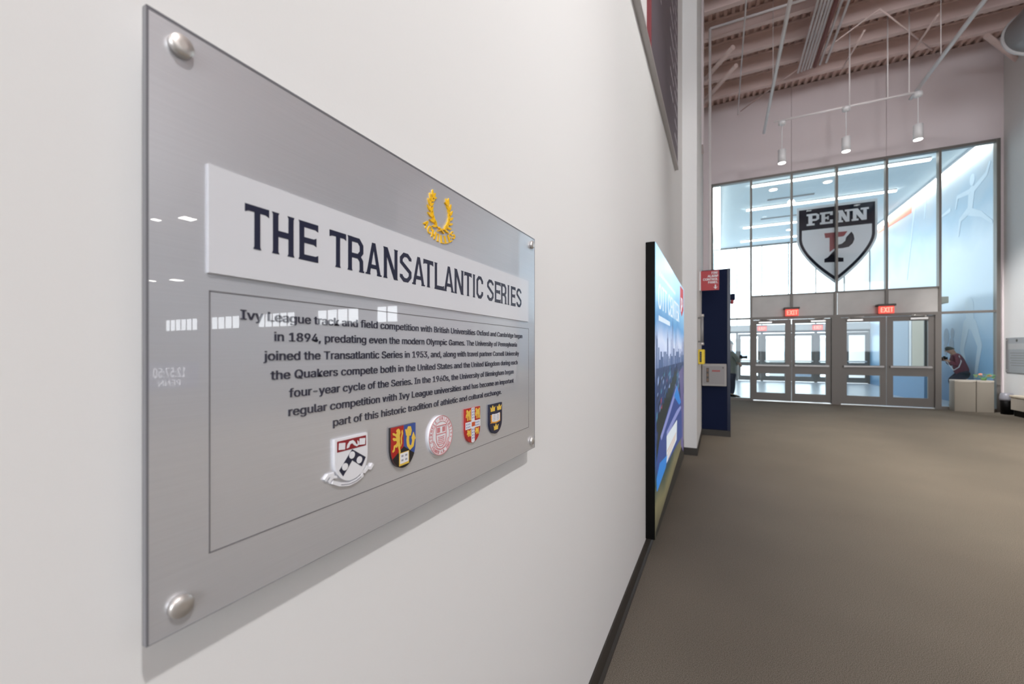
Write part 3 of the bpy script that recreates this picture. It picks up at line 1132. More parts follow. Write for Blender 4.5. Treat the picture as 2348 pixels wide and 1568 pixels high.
CROWN = [(.1, 0), (.9, 0), (.92, .3), (1.0, .78), (.78, .48), (.68, .6), (.5, 1.0), (.32, .6), (.22, .48), (0, .78), (.08, .3)]

# 1: white shield, red chief, navy chevron with discs, scroll below
a, z0 = S(0.3875, 1.2235)
b, z1 = S(0.4445, 1.2835)
cr = MB().prism(shield_pts(a, b, z0, z1, 0.5), 0, 0.004, fs).build('shield_crest', M['c_white'], sign)
T = U(a, b, z0, z1)
g = MB()
poly_in(g, T, [(.06, .71), (.94, .71), (.94, .95), (.06, .95)], 0.004, 0.0044)
g.build('chief', M['c_maroon'], cr)
g = MB()
for u0 in (.10, .72):
    poly_in(g, T, [(u0, .76), (u0 + .18, .74), (u0 + .19, .89), (u0 + .01, .91)], 0.0044, 0.0048)
poly_in(g, T, [(.33, .75), (.36, .84), (.42, .9), (.52, .91), (.58, .86), (.62, .8), (.67, .78), (.66, .88), (.70, .84), (.71, .77), (.64, .74), (.56, .78), (.5, .84), (.44, .83), (.4, .76)], 0.0044, 0.0048)
g.build('chief_figures', M['c_white'], cr)
g = MB()
poly_in(g, T, [(.5, .70), (.93, .43), (.80, .24), (.5, .45), (.23, .15), (.12, .30)], 0.004, 0.0046)
g.build('chevron', M['navy_print'], cr)
for u, v in ((.49, .57), (.28, .35), (.72, .41)):
    c_ = T(u, v)
    MB().disc(c_[0], c_[1], 0.0047, 0.0046, 0.005, fs, 18).build('disc', M['c_white'], cr)
sc_ = MB()
P_ = [S(*p) for p in ((.3735, 1.2335), (.379, 1.2385), (.385, 1.2385), (.3835, 1.2325), (.3915, 1.2365), (.398, 1.2350))]
sc_.ribbon(P_[:4], 0.0042, 0, 0.003, fs)
sc_.ribbon([S(*p) for p in ((.385, 1.2285), (.396, 1.2225), (.412, 1.2185), (.425, 1.2200), (.437, 1.2245))], 0.0046, 0, 0.0034, fs)
sc_.ribbon([S(*p) for p in ((.4345, 1.2255), (.4345, 1.2305), (.4405, 1.2285), (.4465, 1.2325), (.4515, 1.2305), (.4565, 1.2355))], 0.0042, 0, 0.003, fs)
sc_.ribbon([S(*p) for p in ((.3795, 1.2300), (.386, 1.2345), (.3925, 1.2335))], 0.003, 0, 0.0028, fs)
scr = sc_.build('scroll', M['c_white'], sign)
g = MB()
g.ribbon([S(*p) for p in ((.398, 1.2215), (.412, 1.2187), (.424, 1.2198), (.433, 1.2230))], 0.0011, 0.0034, 0.0038, fs)
g.build('scroll_marks', M['c_gray'], scr)

# 2: red and blue shield with gold lion and mermaid, black base with book
a, z0 = S(0.4915, 1.2145)
b, z1 = S(0.5497, 1.2820)
cr = MB().prism(shield_pts(a, b, z0, z1, 0.52), 0, 0.004, fs).build('shield_crest', M['c_black'], sign)  # black body paints shade onto the shield's side edge
T = U(a, b, z0, z1)
sp_ = [p for p in shield_pts(0, 1, 0, 1, 0.52)]
left = [p for p in sp_ if p[0] <= 0.5]
g = MB()
poly_in(g, T, left + [(.5, 1.0)], 0.004, 0.0043)
g.build('red_half', M['c_red'], cr)
g = MB()
poly_in(g, T, [(.5, 1.0)] + [p for p in sp_ if p[0] >= 0.5], 0.004, 0.0043)
g.build('blue_half', M['c_blue'], cr)
g = MB()
low = [p for p in sp_ if p[1] < 0.34]
poly_in(g, T, [(.06, .27)] + [p for p in low if p[1] < .27] + [(.94, .27), (.5, .5)], 0.0043, 0.0046)
g.build('black_base', M['c_black'], cr)
g = MB()
T2 = lambda u, v: T(.04 + .46 * u, .33 + .62 * v)
poly_in(g, T2, LION, 0.0043, 0.0049)
poly_in(g, T2, TAIL, 0.0043, 0.0049)
g.ribbon([T(*p) for p in ((.7, .88), (.68, .76), (.66, .62), (.68, .5), (.76, .42), (.86, .46), (.9, .58), (.88, .66))], 0.0052, 0.0043, 0.0049, fs)
poly_in(g, T, [(.62, .86), (.68, .95), (.78, .94), (.82, .84), (.78, .72), (.64, .72)], 0.0043, 0.005)
poly_in(g, T, [(.56, .88), (.60, .74), (.66, .74), (.64, .80), (.59, .90)], 0.0043, 0.0048)
poly_in(g, T, [(.82, .64), (.9, .78), (.99, .62), (.92, .58), (.88, .64)], 0.0043, 0.005)
g.build('gold_figures', M['c_gold'], cr)
g = MB()
T3 = lambda u, v: T(.31 + .4 * u, .06 + .31 * v)
poly_in(g, T3, [(0, 0), (1, .04), (1, 1), (0, .98)], 0.0046, 0.0049)
g.build('book_cover', M['c_gold'], cr)
g = MB()
poly_in(g, T3, [(.08, .16), (.92, .2), (.92, .96), (.08, .94)], 0.0049, 0.0052)
g.build('book_pages', M['c_white'], cr)
g = MB()
for u in (.2, .58):
    for v in (.34, .66):
        poly_in(g, T3, [(u, v), (u + .2, v), (u + .2, v + .14), (u, v + .14)], 0.0052, 0.0054)
g.build('book_marks', M['c_gray'], cr)

# 3: round seal
cy_, cz_ = S(0.6215, 1.2480)
R_ = 0.0358 * KS
cr = MB().disc(cy_, cz_, R_, 0, 0.0038, fs, 48).build('round_seal', M['c_white'], sign)
g = MB()
g.ring(cy_, cz_, R_ * .965, R_, 0.0038, 0.0042, fs)
g.ring(cy_, cz_, R_ * .70, R_ * .73, 0.0038, 0.0042, fs)
shp = shield_pts(cy_ - R_ * .42, cy_ + R_ * .42, cz_ - R_ * .58, cz_ + R_ * .50, 0.5)
g.ribbon(shp, R_ * .05, 0.0038, 0.0042, fs, closed=True)
g.ribbon([(cy_ - R_ * .42, cz_ + R_ * .08), (cy_ + R_ * .42, cz_ + R_ * .08)], R_ * .05, 0.0038, 0.0042, fs)
g.ribbon([(cy_ - R_ * .62, cz_ - R_ * .2), (cy_ - R_ * .3, cz_ - R_ * .62), (cy_, cz_ - R_ * .7), (cy_ + R_ * .3, cz_ - R_ * .62), (cy_ + R_ * .62, cz_ - R_ * .2)], R_ * .04, 0.0038, 0.0041, fs)
for k in range(5):
    zz = cz_ - R_ * (.06 + .09 * k)
    ww = R_ * (.24 if k % 2 else .27)
    g.ribbon([(cy_ - ww, zz), (cy_, zz - R_ * .02), (cy_ + ww, zz)], R_ * .04, 0.0038, 0.0042, fs)
for u in (-.22, .22):
    g.rect(cy_ + R_ * (u - .12), cy_ + R_ * (u + .12), cz_ + R_ * .16, cz_ + R_ * .42, 0.0038, 0.0041, fs)
g.build('seal_drawing', M['c_pink'], cr)


def arc_text(mb, s_, cy, cz, r, a0, a1, hgt, w0, w1, inward=False, wf=0.62):
    n = len(s_)
    for i, ch in enumerate(s_):
        if ch == ' ':
            continue
        a_ = a0 + (a1 - a0) * (i + 0.5) / n
        px_, pz_ = cy + r * cos(a_), cz + r * sin(a_)
        rot = a_ - pi / 2 if not inward else a_ + pi / 2
        c_, s__ = cos(rot), sin(rot)
        fr = lambda u, v, w=0, c_=c_, s__=s__, px_=px_, pz_=pz_: fs(px_ + u * c_ - v * s__, pz_ + u * s__ + v * c_, w)
        ww = hgt * (0.3 if ch in 'I.,' else wf)
        mb.text(ch, -ww / 2, ww / 2, -hgt / 2, hgt / 2, w0, w1, fr, 0.03)
    return mb


g = MB()
arc_text(g, 'CORNELL UNIVERSITY', cy_, cz_, R_ * .85, radians(200), radians(-20), R_ * .16, 0.0038, 0.0042)
arc_text(g, 'FOUNDED A.D. 1865', cy_, cz_, R_ * .85, radians(212), radians(328), R_ * .16, 0.0038, 0.0042, inward=True, wf=0.5)
g.build('seal_lettering', M['c_pink'], cr)

# 4: red shield with white ermine cross and gold lions
a, z0 = S(0.7020, 1.2135)
b, z1 = S(0.7590, 1.2850)
cr = MB().prism(shield_pts(a, b, z0, z1, 0.42), 0, 0.004, fs).build('shield_crest', M['c_red'], sign)
T = U(a, b, z0, z1)
g = MB()
poly_in(g, T, [(.39, 1), (.39, .03), (.5, 0), (.61, .03), (.61, 1)], 0.004, 0.0043)
poly_in(g, T, [(0, .62), (0, .42), (1, .42), (1, .62)], 0.004, 0.0044)
g.build('ermine_cross', M['c_white'], cr)
g = MB()
for v in (.94, .86, .78, .70, .36, .28, .20, .12):
    for u in (.44, .54):
        poly_in(g, T, [(u - .015, v), (u + .03, v), (u + .008, v + .05)], 0.0044, 0.0047)
for u in (.06, .16, .26, .68, .78, .88):
    for v in (.46, .54):
        poly_in(g, T, [(u - .015, v), (u + .03, v), (u + .008, v + .05)], 0.0044, 0.0047)
g.build('ermine_marks', M['c_blue'], cr)
g = MB()
poly_in(g, T, [(.4, .47), (.62, .47), (.62, .59), (.4, .59)], 0.0044, 0.0048)
g.build('cross_centre', mat('crest_rust', lin(196, 84, 44), 0.4), cr)
for (u0, v0, u1, v1) in ((.03, .65, .36, .97), (.65, .65, .98, .97), (.10, .20, .36, .40), (.65, .20, .90, .40)):
    g = MB()
    poly_in(g, lambda u, v, q=(u0, v0, u1, v1): T(q[0] + (q[2] - q[0]) * u, q[1] + (q[3] - q[1]) * v), LION2, 0.004, 0.0047)
    g.build('gold_lion', M['c_gold'], cr)

# 5: navy shield with three crowns and open book
a, z0 = S(0.7985, 1.2150)
b, z1 = S(0.8575, 1.2830)
cr = MB().prism(shield_pts(a, b, z0, z1, 0.42), 0, 0.004, fs).build('shield_crest', mat('crest_navy', lin(18, 22, 52), 0.4, coat=0.4), sign)
T = U(a, b, z0, z1)
for (u0, v0, u1, v1) in ((.06, .76, .43, .96), (.57, .76, .94, .96), (.32, .13, .68, .33)):
    g = MB()
    poly_in(g, lambda u, v, q=(u0, v0, u1, v1): T(q[0] + (q[2] - q[0]) * u, q[1] + (q[3] - q[1]) * v), CROWN, 0.004, 0.0048)
    g.build('crown', M['c_gold'], cr)
g = MB()
poly_in(g, lambda u, v: T(.14 + .70 * u, .35 + .33 * v), BOOK, 0.004, 0.0044)
for k in range(6):
    poly_in(g, T, [(.08, .38 + k * .05), (.15, .38 + k * .05), (.15, .40 + k * .05), (.08, .40 + k * .05)], 0.004, 0.0046)
g.build('book_cover', mat('crest_orange', lin(230, 160, 60), 0.4), cr)
g = MB()
poly_in(g, lambda u, v: T(.19 + .60 * u, .40 + .30 * v), BOOK, 0.0044, 0.0049)
g.build('book_pages', M['c_white'], cr)
g = MB()
for q in range(4):
    for u in (.26, .54):
        poly_in(g, T, [(u, .46 + q * .05), (u + .17, .46 + q * .05), (u + .17, .475 + q * .05), (u, .475 + q * .05)], 0.0049, 0.0051)
g.build('book_marks', M['c_gray'], cr)

# gold laurel wreath with lettering
wc = S(0.6240, 1.6500)
wm = MB()


def leaf(mb, x, z, ang, l, w):
    c_, s__ = cos(ang), sin(ang)
    P = [(0, 0), (.35 * l, w / 2), (.75 * l, w * .35), (l, 0), (.75 * l, -w * .35), (.35 * l, -w / 2)]
    mb.prism([(x + p[0] * c_ - p[1] * s__, z + p[0] * s__ + p[1] * c_) for p in P], 0, 0.0022, fs)


RX_, RZ_ = 0.0275, 0.029
wcz = 1.6405
for side in (-1, 1):
    pts = []
    for k in range(8):
        a_ = radians(-84 + k * 17.7)
        xx = wc[0] + side * (RX_ * cos(a_) + (0.0006 * (k - 4) if k > 4 else 0))
        zz = wcz + RZ_ * sin(a_)
        pts.append((xx, zz))
        dirn = math.atan2(RZ_ * cos(a_), -side * RX_ * sin(a_))
        if k > 0:
            leaf(wm, xx, zz, dirn - side * 0.66, 0.0138, 0.0042)
            leaf(wm, xx, zz, dirn + side * 0.66, 0.0120, 0.0040)
    leaf(wm, pts[-1][0], pts[-1][1], dirn, 0.0135, 0.0052)
    wm.ribbon(pts, 0.0018, 0, 0.0018, fs)
wm.ribbon([(wc[0] - 0.006, wcz - 0.027), (wc[0] + 0.009, wcz - 0.034)], 0.002, 0, 0.003, fs)
wm.ribbon([(wc[0] + 0.006, wcz - 0.027), (wc[0] - 0.009, wcz - 0.034)], 0.002, 0, 0.003, fs)
wm.build('laurel_wreath', M['gold'], sign)
g = MB()
arc_text(g, 'ACHILLES', wc[0] - 0.001, 1.6495, 0.0545, radians(219), radians(321), 0.0135, 0, 0.0016, inward=True, wf=0.66)
g.build('wreath_lettering', M['gold'], sign)

# ---------------------------------------------------------------- LED display on the left wall
DX = 0.096
disp = thing('display_screen', 'tall black video display on the left wall showing blue skyline picture', 'screen', (DX, 4.2, 0.1))
dy0, dy1, dz0, dz1 = 3.0, 5.48, 0.105, 2.157
hm = MB().bbox(WX, DX - 0.004, dy0, dy1, dz0, dz1, 0.003)
hm.build('housing', M['black'], disp)
scr_m = ramp_z('screen_picture', [(0.0, lin(60, 56, 44)), (0.10, lin(112, 106, 76)), (0.18, lin(40, 62, 56)), (0.26, lin(34, 70, 128)), (0.38, lin(40, 60, 108)), (0.52, lin(60, 84, 132)), (0.59, lin(170, 180, 214)), (0.66, lin(196, 204, 230)), (0.74, lin(84, 152, 206)), (0.84, lin(140, 202, 238)), (1.0, lin(170, 220, 248))], 0.0, dz1 - dz0, 0.3, es=0.95, noise_amt=0.16, noise_scale=1.6)
scm = MB().box(DX - 0.004, DX, dy0 + 0.004, dy1 - 0.004, dz0 + 0.004, dz1 - 0.004)
scr_o = scm.build('screen', scr_m, disp, loc=(DX, dy0, dz0))
fd = fr_wall(DX)


def em_mat(name, c, es=1.0):
    return mat(name, (0.02, 0.02, 0.02, 1), 0.4, emit=c, es=es)


def dp(px, py):
    X, Y, Z = on_x(px, py, DX)
    return (Y, Z)


e_white = em_mat('lit_white', lin(228, 240, 250))
e_sky1 = em_mat('lit_dark_blue', lin(34, 54, 96))
e_sky2 = em_mat('lit_slate', lin(60, 84, 128))
e_grn = em_mat('lit_dark_green', lin(20, 34, 36))
e_red = em_mat('lit_red', lin(190, 30, 40))
e_blue = em_mat('lit_blue', lin(40, 120, 196))
e_tan = em_mat('lit_sand', lin(200, 170, 150))
g = MB()
ya, za = dp(1509.5, 676)
yb, zb = dp(1557, 715)
top = dp(1509.5, 634)[1]
g.text('OTT CENTER', ya, yb, 1.715, 1.895, 0.0002, 0.0008, fd, 0.02)
for k in range(13):
    g.rect(ya + 0.04 + k * 0.095, ya + 0.11 + k * 0.095, 1.955, 1.985, 0.0002, 0.0008, fd)
for k in range(9):
    g.rect(ya + 0.02 + k * 0.085, ya + 0.085 + k * 0.085, 1.625, 1.662, 0.0002, 0.0008, fd)
g.build('picture_lettering', e_white, scr_o)
g = MB()
xx = dy0 + 0.01
rq = random.Random(21)
k = 0
while xx < dy1 - 0.08:
    w_ = rq.uniform(0.03, 0.09)
    h_ = rq.choice([0.03, 0.05, 0.07, 0.09, 0.12, 0.2]) + (0.13 if k in (1, 15, 19, 22) else 0)
    g.rect(xx, xx + w_, 1.16, 1.31 + h_, 0.0002, 0.0006, fd)
    if h_ > 0.12:
        g.prism([(xx + w_ * .2, 1.31 + h_), (xx + w_ * .8, 1.31 + h_), (xx + w_ / 2, 1.38 + h_)], 0.0002, 0.0006, fd)
    xx += w_ + rq.uniform(0, 0.03)
    k += 1
g.build('picture_skyline', e_sky2, scr_o)
g = MB()
g.prism([(dy0 + 0.01, 1.28), (dy1 - 0.01, 1.28), (dy1 - 0.01, 0.9), (dy0 + 1.2, 0.84), (dy0 + 0.01, 0.74)], 0.0002, 0.0007, fd)
g.build('picture_city', e_sky1, scr_o)
pats = {'picture_roofs_teal': em_mat('lit_teal', lin(60, 122, 150)), 'picture_roofs_grey': em_mat('lit_grey_blue', lin(126, 146, 188)), 'picture_roofs_dark': em_mat('lit_night_blue', lin(16, 28, 54)), 'picture_roofs_rose': em_mat('lit_rose', lin(160, 70, 100))}
for nm_, n_ in (('picture_roofs_dark', 70), ('picture_roofs_grey', 40), ('picture_roofs_teal', 30), ('picture_roofs_rose', 9)):
    g = MB()
    for k in range(n_):
        yy = rq.uniform(dy0 + 0.02, dy1 - 0.12)
        zz = rq.uniform(0.76, 1.24)
        w_, h_ = rq.uniform(0.02, 0.10), rq.uniform(0.012, 0.06)
        g.prism([(yy, zz), (yy + w_, zz + 0.02), (yy + w_, zz + h_ + 0.02), (yy, zz + h_)], 0.0007, 0.0008 + 0.0001 * (k % 3), fd)
    o_ = g.build(nm_, pats[nm_], scr_o)
    o_['kind'] = 'stuff'
g = MB()
g.prism([dp(1504.5, 1030), dp(1512, 960), dp(1530, 905), dp(1549, 848), dp(1552, 868), dp(1532, 940), dp(1512, 1010), dp(1505, 1060)], 0.001, 0.0012, fd)
for k in range(30):
    px_ = 1507 + k * 1.5
    g.disc(*dp(px_, 975 - (px_ - 1507) * 2.75 + 6 * sin(k * 2.1)), 0.04, 0.001, 0.0012 + 0.00001 * k, fd, 8, ry=0.05)
g.build('picture_trees', e_grn, scr_o)
g = MB()
g.prism([dp(1506, 1078), dp(1513, 1005), dp(1533, 935), dp(1551, 880), dp(1562, 928), dp(1564, 1000), dp(1552, 1020), dp(1530, 1060), dp(1507, 1105)], 0.0013, 0.0015, fd)
g.build('picture_stadium', em_mat('lit_stadium_blue', lin(44, 66, 128)), scr_o)
g = MB()
g.prism([dp(1514, 1000), dp(1534, 938), dp(1551, 884), dp(1553, 890), dp(1536, 948), dp(1516, 1010)], 0.0015, 0.0017, fd)
g.prism([dp(1528, 990), dp(1552, 940), dp(1560, 930), dp(1561, 936), dp(1553, 952), dp(1529, 1002)], 0.0015, 0.0017, fd)
g.build('picture_roof_edge', em_mat('lit_roof_edge', lin(128, 136, 190)), scr_o)
g = MB()
g.prism([dp(1557, 852), dp(1566.5, 840), dp(1566.5, 1035), dp(1561, 1020), dp(1562, 930)], 0.0012, 0.0014, fd)
g.build('picture_road', em_mat('lit_road', lin(92, 84, 128)), scr_o)
g = MB()
g.prism([dp(1545, 908), dp(1552, 884), dp(1561, 922), dp(1557, 928)], 0.0017, 0.0019, fd)
g.build('picture_water', e_blue, scr_o)
g = MB()
g.prism([dp(1505, 1098), dp(1512, 1062), dp(1530, 1042), dp(1526, 1072), dp(1506, 1128)], 0.0017, 0.0019, fd)
g.build('picture_water', e_blue, scr_o)
g = MB()
g.prism([dp(1528, 1000), dp(1552, 962), dp(1551, 1008), dp(1528, 1062)], 0.0017, 0.0019, fd)
g.build('picture_facade', em_mat('lit_facade', lin(206, 214, 220)), scr_o)
g = MB()
for k in range(3):
    g.ribbon([dp(1529 + k, 1036 + k * 8), dp(1550 - k, 992 + k * 7)], 0.014, 0.0019, 0.0021, fd)
g.build('picture_track', e_tan, scr_o)
g = MB()
g.prism([(dy0 + 0.005, 0.112), (dy1 - 0.005, 0.112), (dy1 - 0.005, 0.34), (dy0 + 1.1, 0.24), (dy0 + 0.005, 0.16)], 0.0003, 0.0006, fd)
g.build('picture_dark_base', em_mat('lit_near_black', lin(22, 22, 18)), scr_o)
g = MB()
sh = [dp(1559.5, 655), dp(1566.5, 665), dp(1566.5, 712), dp(1563, 726), dp(1559.5, 708)]
g.prism(sh, 0.0002, 0.0012, fd)
g.build('picture_pennant', e_red, scr_o)
g = MB()
c_ = dp(1563, 696)
g.text('P', c_[0] - 0.09, c_[0] + 0.09, c_[1] - 0.1, c_[1] + 0.06, 0.0012, 0.0018, fd, 0.03)
g.build('pennant_letter', e_white, scr_o)

# ---------------------------------------------------------------- framed board high on the left wall
board = thing('record_board', 'tall dark grey board with pale columns of lettering high on the left wall', 'sign', (0.06, 4.0, 3.48))
brx = 0.064
MB().box(WX, brx - 0.004, 3.07, 5.09, 3.486, 6.6).build('panel', M['dark_board'], board)
B(WX, brx - 0.003, 3.055, 3.07, 3.486, 6.6).build('red_edge', mat('dark_red_edge', lin(120, 50, 56), 0.5), board)
fb = fr_wall(brx - 0.004)
for col_, (ya, yb, zlo) in enumerate(((3.30, 3.62, 4.25), (3.66, 4.02, 4.55), (4.30, 4.62, 3.95), (4.74, 5.02, 3.70))):
    z = zlo
    k = 0
    while z < 6.5:
        full = col_ < 2
        n_ = 3 if full else 2
        yy = ya
        g = MB()
        rr = random.Random(col_ * 100 + k)
        while yy < yb - 0.04:
            l_ = rr.uniform(0.05, 0.13)
            g.rect(yy, min(yb, yy + l_), z, z + (0.020 if full else 0.028), 0, 0.001, fb)
            yy += l_ + 0.025
        g.build('lettering_row', M['text_grey'], board)
        z += 0.045 if full else 0.19 if col_ == 2 else 0.15
        k += 1
ledge = thing('wall_ledge', 'slim satin metal ledge running under the dark board high on the wall', 'rail', (0.05, 4.0, 3.46))
MB().box(WX, 0.0675, 0.9, 5.1, 3.468, 3.484).box(0.0655, 0.0675, 0.9, 5.1, 3.484, 3.50).build('ledge_strip', M['rail'], ledge)

# ---------------------------------------------------------------- blue cabinet wall with the fire panel things
kx0, kx1, ky = PX, 0.64, 7.715
kiosk = thing('navy_partition', 'dark navy blue free standing partition behind the fire alarm sign', 'partition', (0.43, ky, 0))
MB().bbox(kx0, kx1, ky, ky + 0.5, 0.1, 2.764, 0.006).build('body', M['navy'], kiosk)
B(kx0 + 0.004, kx1 + 0.004, ky - 0.006, ky + 0.5, 0.0, 0.1).build('plinth', M['base'], kiosk)
B(kx1 - 0.045, kx1 + 0.002, ky - 0.008, ky, 0.1, 2.764).build('edge_trim', mat('navy_edge', lin(12, 24, 54), 0.3), kiosk)
st_ = thing('strobe', 'tiny dark and red strobe on the right edge of the navy partition', 'alarm', (0.66, ky + 0.1, 2.2))
MB().bbox(kx1, kx1 + 0.07, ky + 0.02, ky + 0.16, 2.25, 2.35, 0.01).build('housing', M['navy'], st_)
MB().bbox(kx1 + 0.005, kx1 + 0.05, ky + 0.03, ky + 0.15, 2.19, 2.25, 0.01).build('lens', M['red'], st_)
# projecting sign
fy = 6.9
ff = fr_far(fy)
fsn = thing('fire_alarm_sign', 'small red square projecting sign with white words and down arrow', 'sign', (0.34, fy, 2.34))
xa, _, zt = on_y(1607, 622, fy)
xb, _, zb = on_y(1649, 664, fy)
MB().rect(xa, xb, zb, zt, -0.02, 0, ff).build('face', M['red'], fsn)
MB().rect(PX, xa, zb, zt, -0.035, 0.01, ff).build('bracket', M['rail'], fsn)
g = MB()
hh = (zt - zb)
for i, (wd, wl) in enumerate((('FIRE', .33), ('ALARM', .55), ('CONTROL', .8), ('PANEL', .52))):
    zz = zt - hh * (.18 + .16 * i)
    g.text(wd, xb - (xb - xa) * (.07 + wl), xb - (xb - xa) * .07, zz, zz + hh * .115, 0, 0.003, ff, 0.03)
ax = xb - (xb - xa) * .2
g.rect(ax - .008, ax + .008, zb + hh * .1, zb + hh * .27, 0, 0.003, ff)
g.prism([(ax - .03, zb + hh * .17), (ax, zb + hh * .05), (ax + .03, zb + hh * .17), (ax, zb + hh * .11)], 0, 0.003, ff)
g.build('sign_lettering', M['white'], fsn)
# grey vertical bar
hb = thing('grab_bar', 'slim grey vertical metal bar on the side of the white pilaster', 'handle', (0.25, 6.5, 1.5))
xa, _, za = on_y(1605, 724, 6.45)
_, _, zb = on_y(1605, 788, 6.45)
g = MB()
g.tube((0.262, 6.45, zb), (0.262, 6.45, za), 0.02)
g.tube((PX, 6.45, zb + 0.03), (0.262, 6.45, zb + 0.03), 0.012)
g.tube((PX, 6.45, za - 0.03), (0.262, 6.45, za - 0.03), 0.012)
g.build('bar', M['duct'], hb)
MB().tube((0.262, 6.45, zb - 0.02), (0.262, 6.45, zb + 0.015), 0.026).build('collar', M['chrome'], hb)
MB().tube((0.262, 6.45, za - 0.015), (0.262, 6.45, za + 0.02), 0.026).build('collar', M['chrome'], hb)
# yellow device
yd = thing('yellow_wall_box', 'bright yellow wall box with a dark slot, above the white cabinet', 'box', (0.25, 6.6, 1.2))
fyy = 6.5
x0_, _, za = on_y(1599, 801, fyy)
x1_, _, zb = on_y(1615, 835, fyy)
MB().bbox(PX, x1_, fyy, fyy + 0.3, zb, za, 0.008).build('case', M['yellow'], yd)
f2 = fr_far(fyy)
MB().rect(PX + 0.02, x1_ - 0.035, zb + 0.03, za - 0.03, 0, 0.004, f2).build('slot', M['black'], yd)
g = MB()
for k in range(6):
    g.rect(PX + 0.028, x1_ - 0.043, zb + 0.045 + k * 0.025, zb + 0.057 + k * 0.025, 0.004, 0.006, f2)
g.build('slot_marks', M['liner'], yd)
# white panel cabinet
cb = thing('control_cabinet', 'white metal control cabinet mounted low on the navy partition', 'cabinet', (0.4, 7.5, 0.83))
cyf = 7.52
x0_, _, za = on_y(1609.5, 834, cyf)
x1_, _, zb = on_y(1666, 886, cyf)
M['cab'] = mat('pale_grey_enamel', lin(164, 159, 157), 0.4)
MB().bbox(x0_, x1_, cyf, ky - 0.009, zb, za, 0.008).build('case', M['cab'], cb)
f3 = fr_far(cyf)
w_ = x1_ - x0_
MB().rect(x0_ + w_ * .06, x1_ - w_ * .08, zb + 0.03, za - 0.035, 0, 0.006, f3).build('door', mat('cabinet_door', lin(144, 140, 140), 0.4), cb)
MB().rect(x0_ + w_ * .18, x0_ + w_ * .29, zb + 0.06, za - 0.065, 0.006, 0.01, f3).build('window_slot', M['frame_dark'], cb)
M['amber'] = mat('amber_glass', lin(120, 92, 72), 0.4)
for k in range(3):
    MB().rect(x0_ + w_ * .2, x0_ + w_ * .27, zb + 0.075 + k * 0.08, zb + 0.12 + k * 0.08, 0.01, 0.012, f3).build('slot_light', M['amber'], cb)
g = MB()
for k in range(6):
    g.rect(x0_ + w_ * (.42 + .055 * k), x0_ + w_ * (.46 + .055 * k), za - 0.125, za - 0.10, 0.006, 0.008, f3)
g.build('red_marks', M['c_red'], cb)
MB().disc(x1_ - w_ * .14, za - 0.06, 0.01, 0.006, 0.012, f3, 12).build('lock', M['frame_dark'], cb)

# ---------------------------------------------------------------- shield emblem behind the glazing
sy_ = GY + 0.15
fh = fr_far(sy_)
emb = thing('shield_emblem', 'large white and navy shield emblem reading PENN behind the upper glazing', 'emblem', (3.26, sy_, 3.3))
ex0, _, et = on_y(1832, 480, sy_)
ex1, _, _z = on_y(2006.5, 462, sy_)
eb_ = on_y(1919, 643, sy_)[2]
et = 5.31


def big_shield(a, b, z0, z1, n=14):
    m_ = (a + b) / 2
    pts = [(a, z1), (a, z1 - (z1 - z0) * .42)]
    for i in range(1, n):
        t = i / n
        ang = t * 1.02
        pts.append((a + (m_ - a) * t ** 1.45, (z1 - (z1 - z0) * .42) - (z1 - z0) * .58 * t ** 0.9 if t > 0 else 0))
    pts.append((m_, z0))
    return pts + [(2 * m_ - p[0], p[1]) for p in reversed(pts[:-1])]


MB().prism(big_shield(ex0 - .05, ex1 + .05, eb_ - .08, et + .07), -0.03, 0, fh).build('white_border', M['white'], emb)
MB().prism(big_shield(ex0, ex1, eb_, et), 0, 0.004, fh).build('navy_outline', M['ink_far'], emb)
ew = ex1 - ex0
ehh = et - eb_
inn = []
bs = big_shield(ex0 + .066, ex1 - .066, eb_ + .10, et - .06)
ztop = et - ehh * .285
for p in bs:
    inn.append((p[0], min(p[1], ztop)))
M['emb_white'] = mat('emblem_white', lin(246, 238, 240), 0.5)
MB().prism(inn, 0.004, 0.008, fh).build('white_field', M['emb_white'], emb)


def slab(mb, ch, a, b, z0, z1, w0, w1):
    """slab serif capitals P, E, N"""
    h = z1 - z0
    w = b - a
    t = w * .27
    s_ = h * .15
    R = lambda u0, u1, v0, v1: mb.rect(a + w * u0, a + w * u1, z0 + h * v0, z0 + h * v1, w0, w1, fh)
    if ch == 'P':
        R(0, .62, 0, .16)
        R(.14, .44, 0, 1)
        R(0, .3, .84, 1)
        mb.ribbon([(a + w * p[0], z0 + h * p[1]) for p in ((.3, .92), (.72, .92), (.88, .82), (.88, .55), (.72, .45), (.3, .45))], h * .17, w0, w1, fh)
        R(.76, .96, .56, .82)
    elif ch == 'E':
        R(.12, .4, 0, 1)
        R(0, 1, 0, .16)
        R(0, 1, .84, 1)
        R(.78, 1, .7, 1)
        R(.78, 1, 0, .32)
        R(.3, .68, .43, .58)
        R(.58, .68, .34, .66)
    elif ch == 'N':
        R(.08, .30, 0, 1)
        R(.72, .92, 0, 1)
        R(0, .42, 0, .15)
        R(.56, 1.05, .85, 1)
        R(-.03, .3, .85, 1)
        mb.prism([(a + w * .02, z0 + h), (a + w * .38, z0 + h), (a + w * .92, z0), (a + w * .62, z0)], w0, w1, fh)


g = MB()
g.jit = 3e-4
spans_ = [('P', 1849.5, 1879), ('E', 1880, 1909.5), ('N', 1920.5, 1950), ('N', 1952.5, 1990)]
lz1, lz0_ = et - .13, et - ehh * .225
for ch, pa, pb_ in spans_:
    slab(g, ch, on_y(pa, 500, sy_)[0], on_y(pb_, 500, sy_)[0], lz0_, lz1, 0.004, 0.008)
g.build('emblem_lettering', M['emb_white'], emb)


def ez(px, py):
    X, Y, Z = on_y(px, py, sy_)
    return (X, Z)


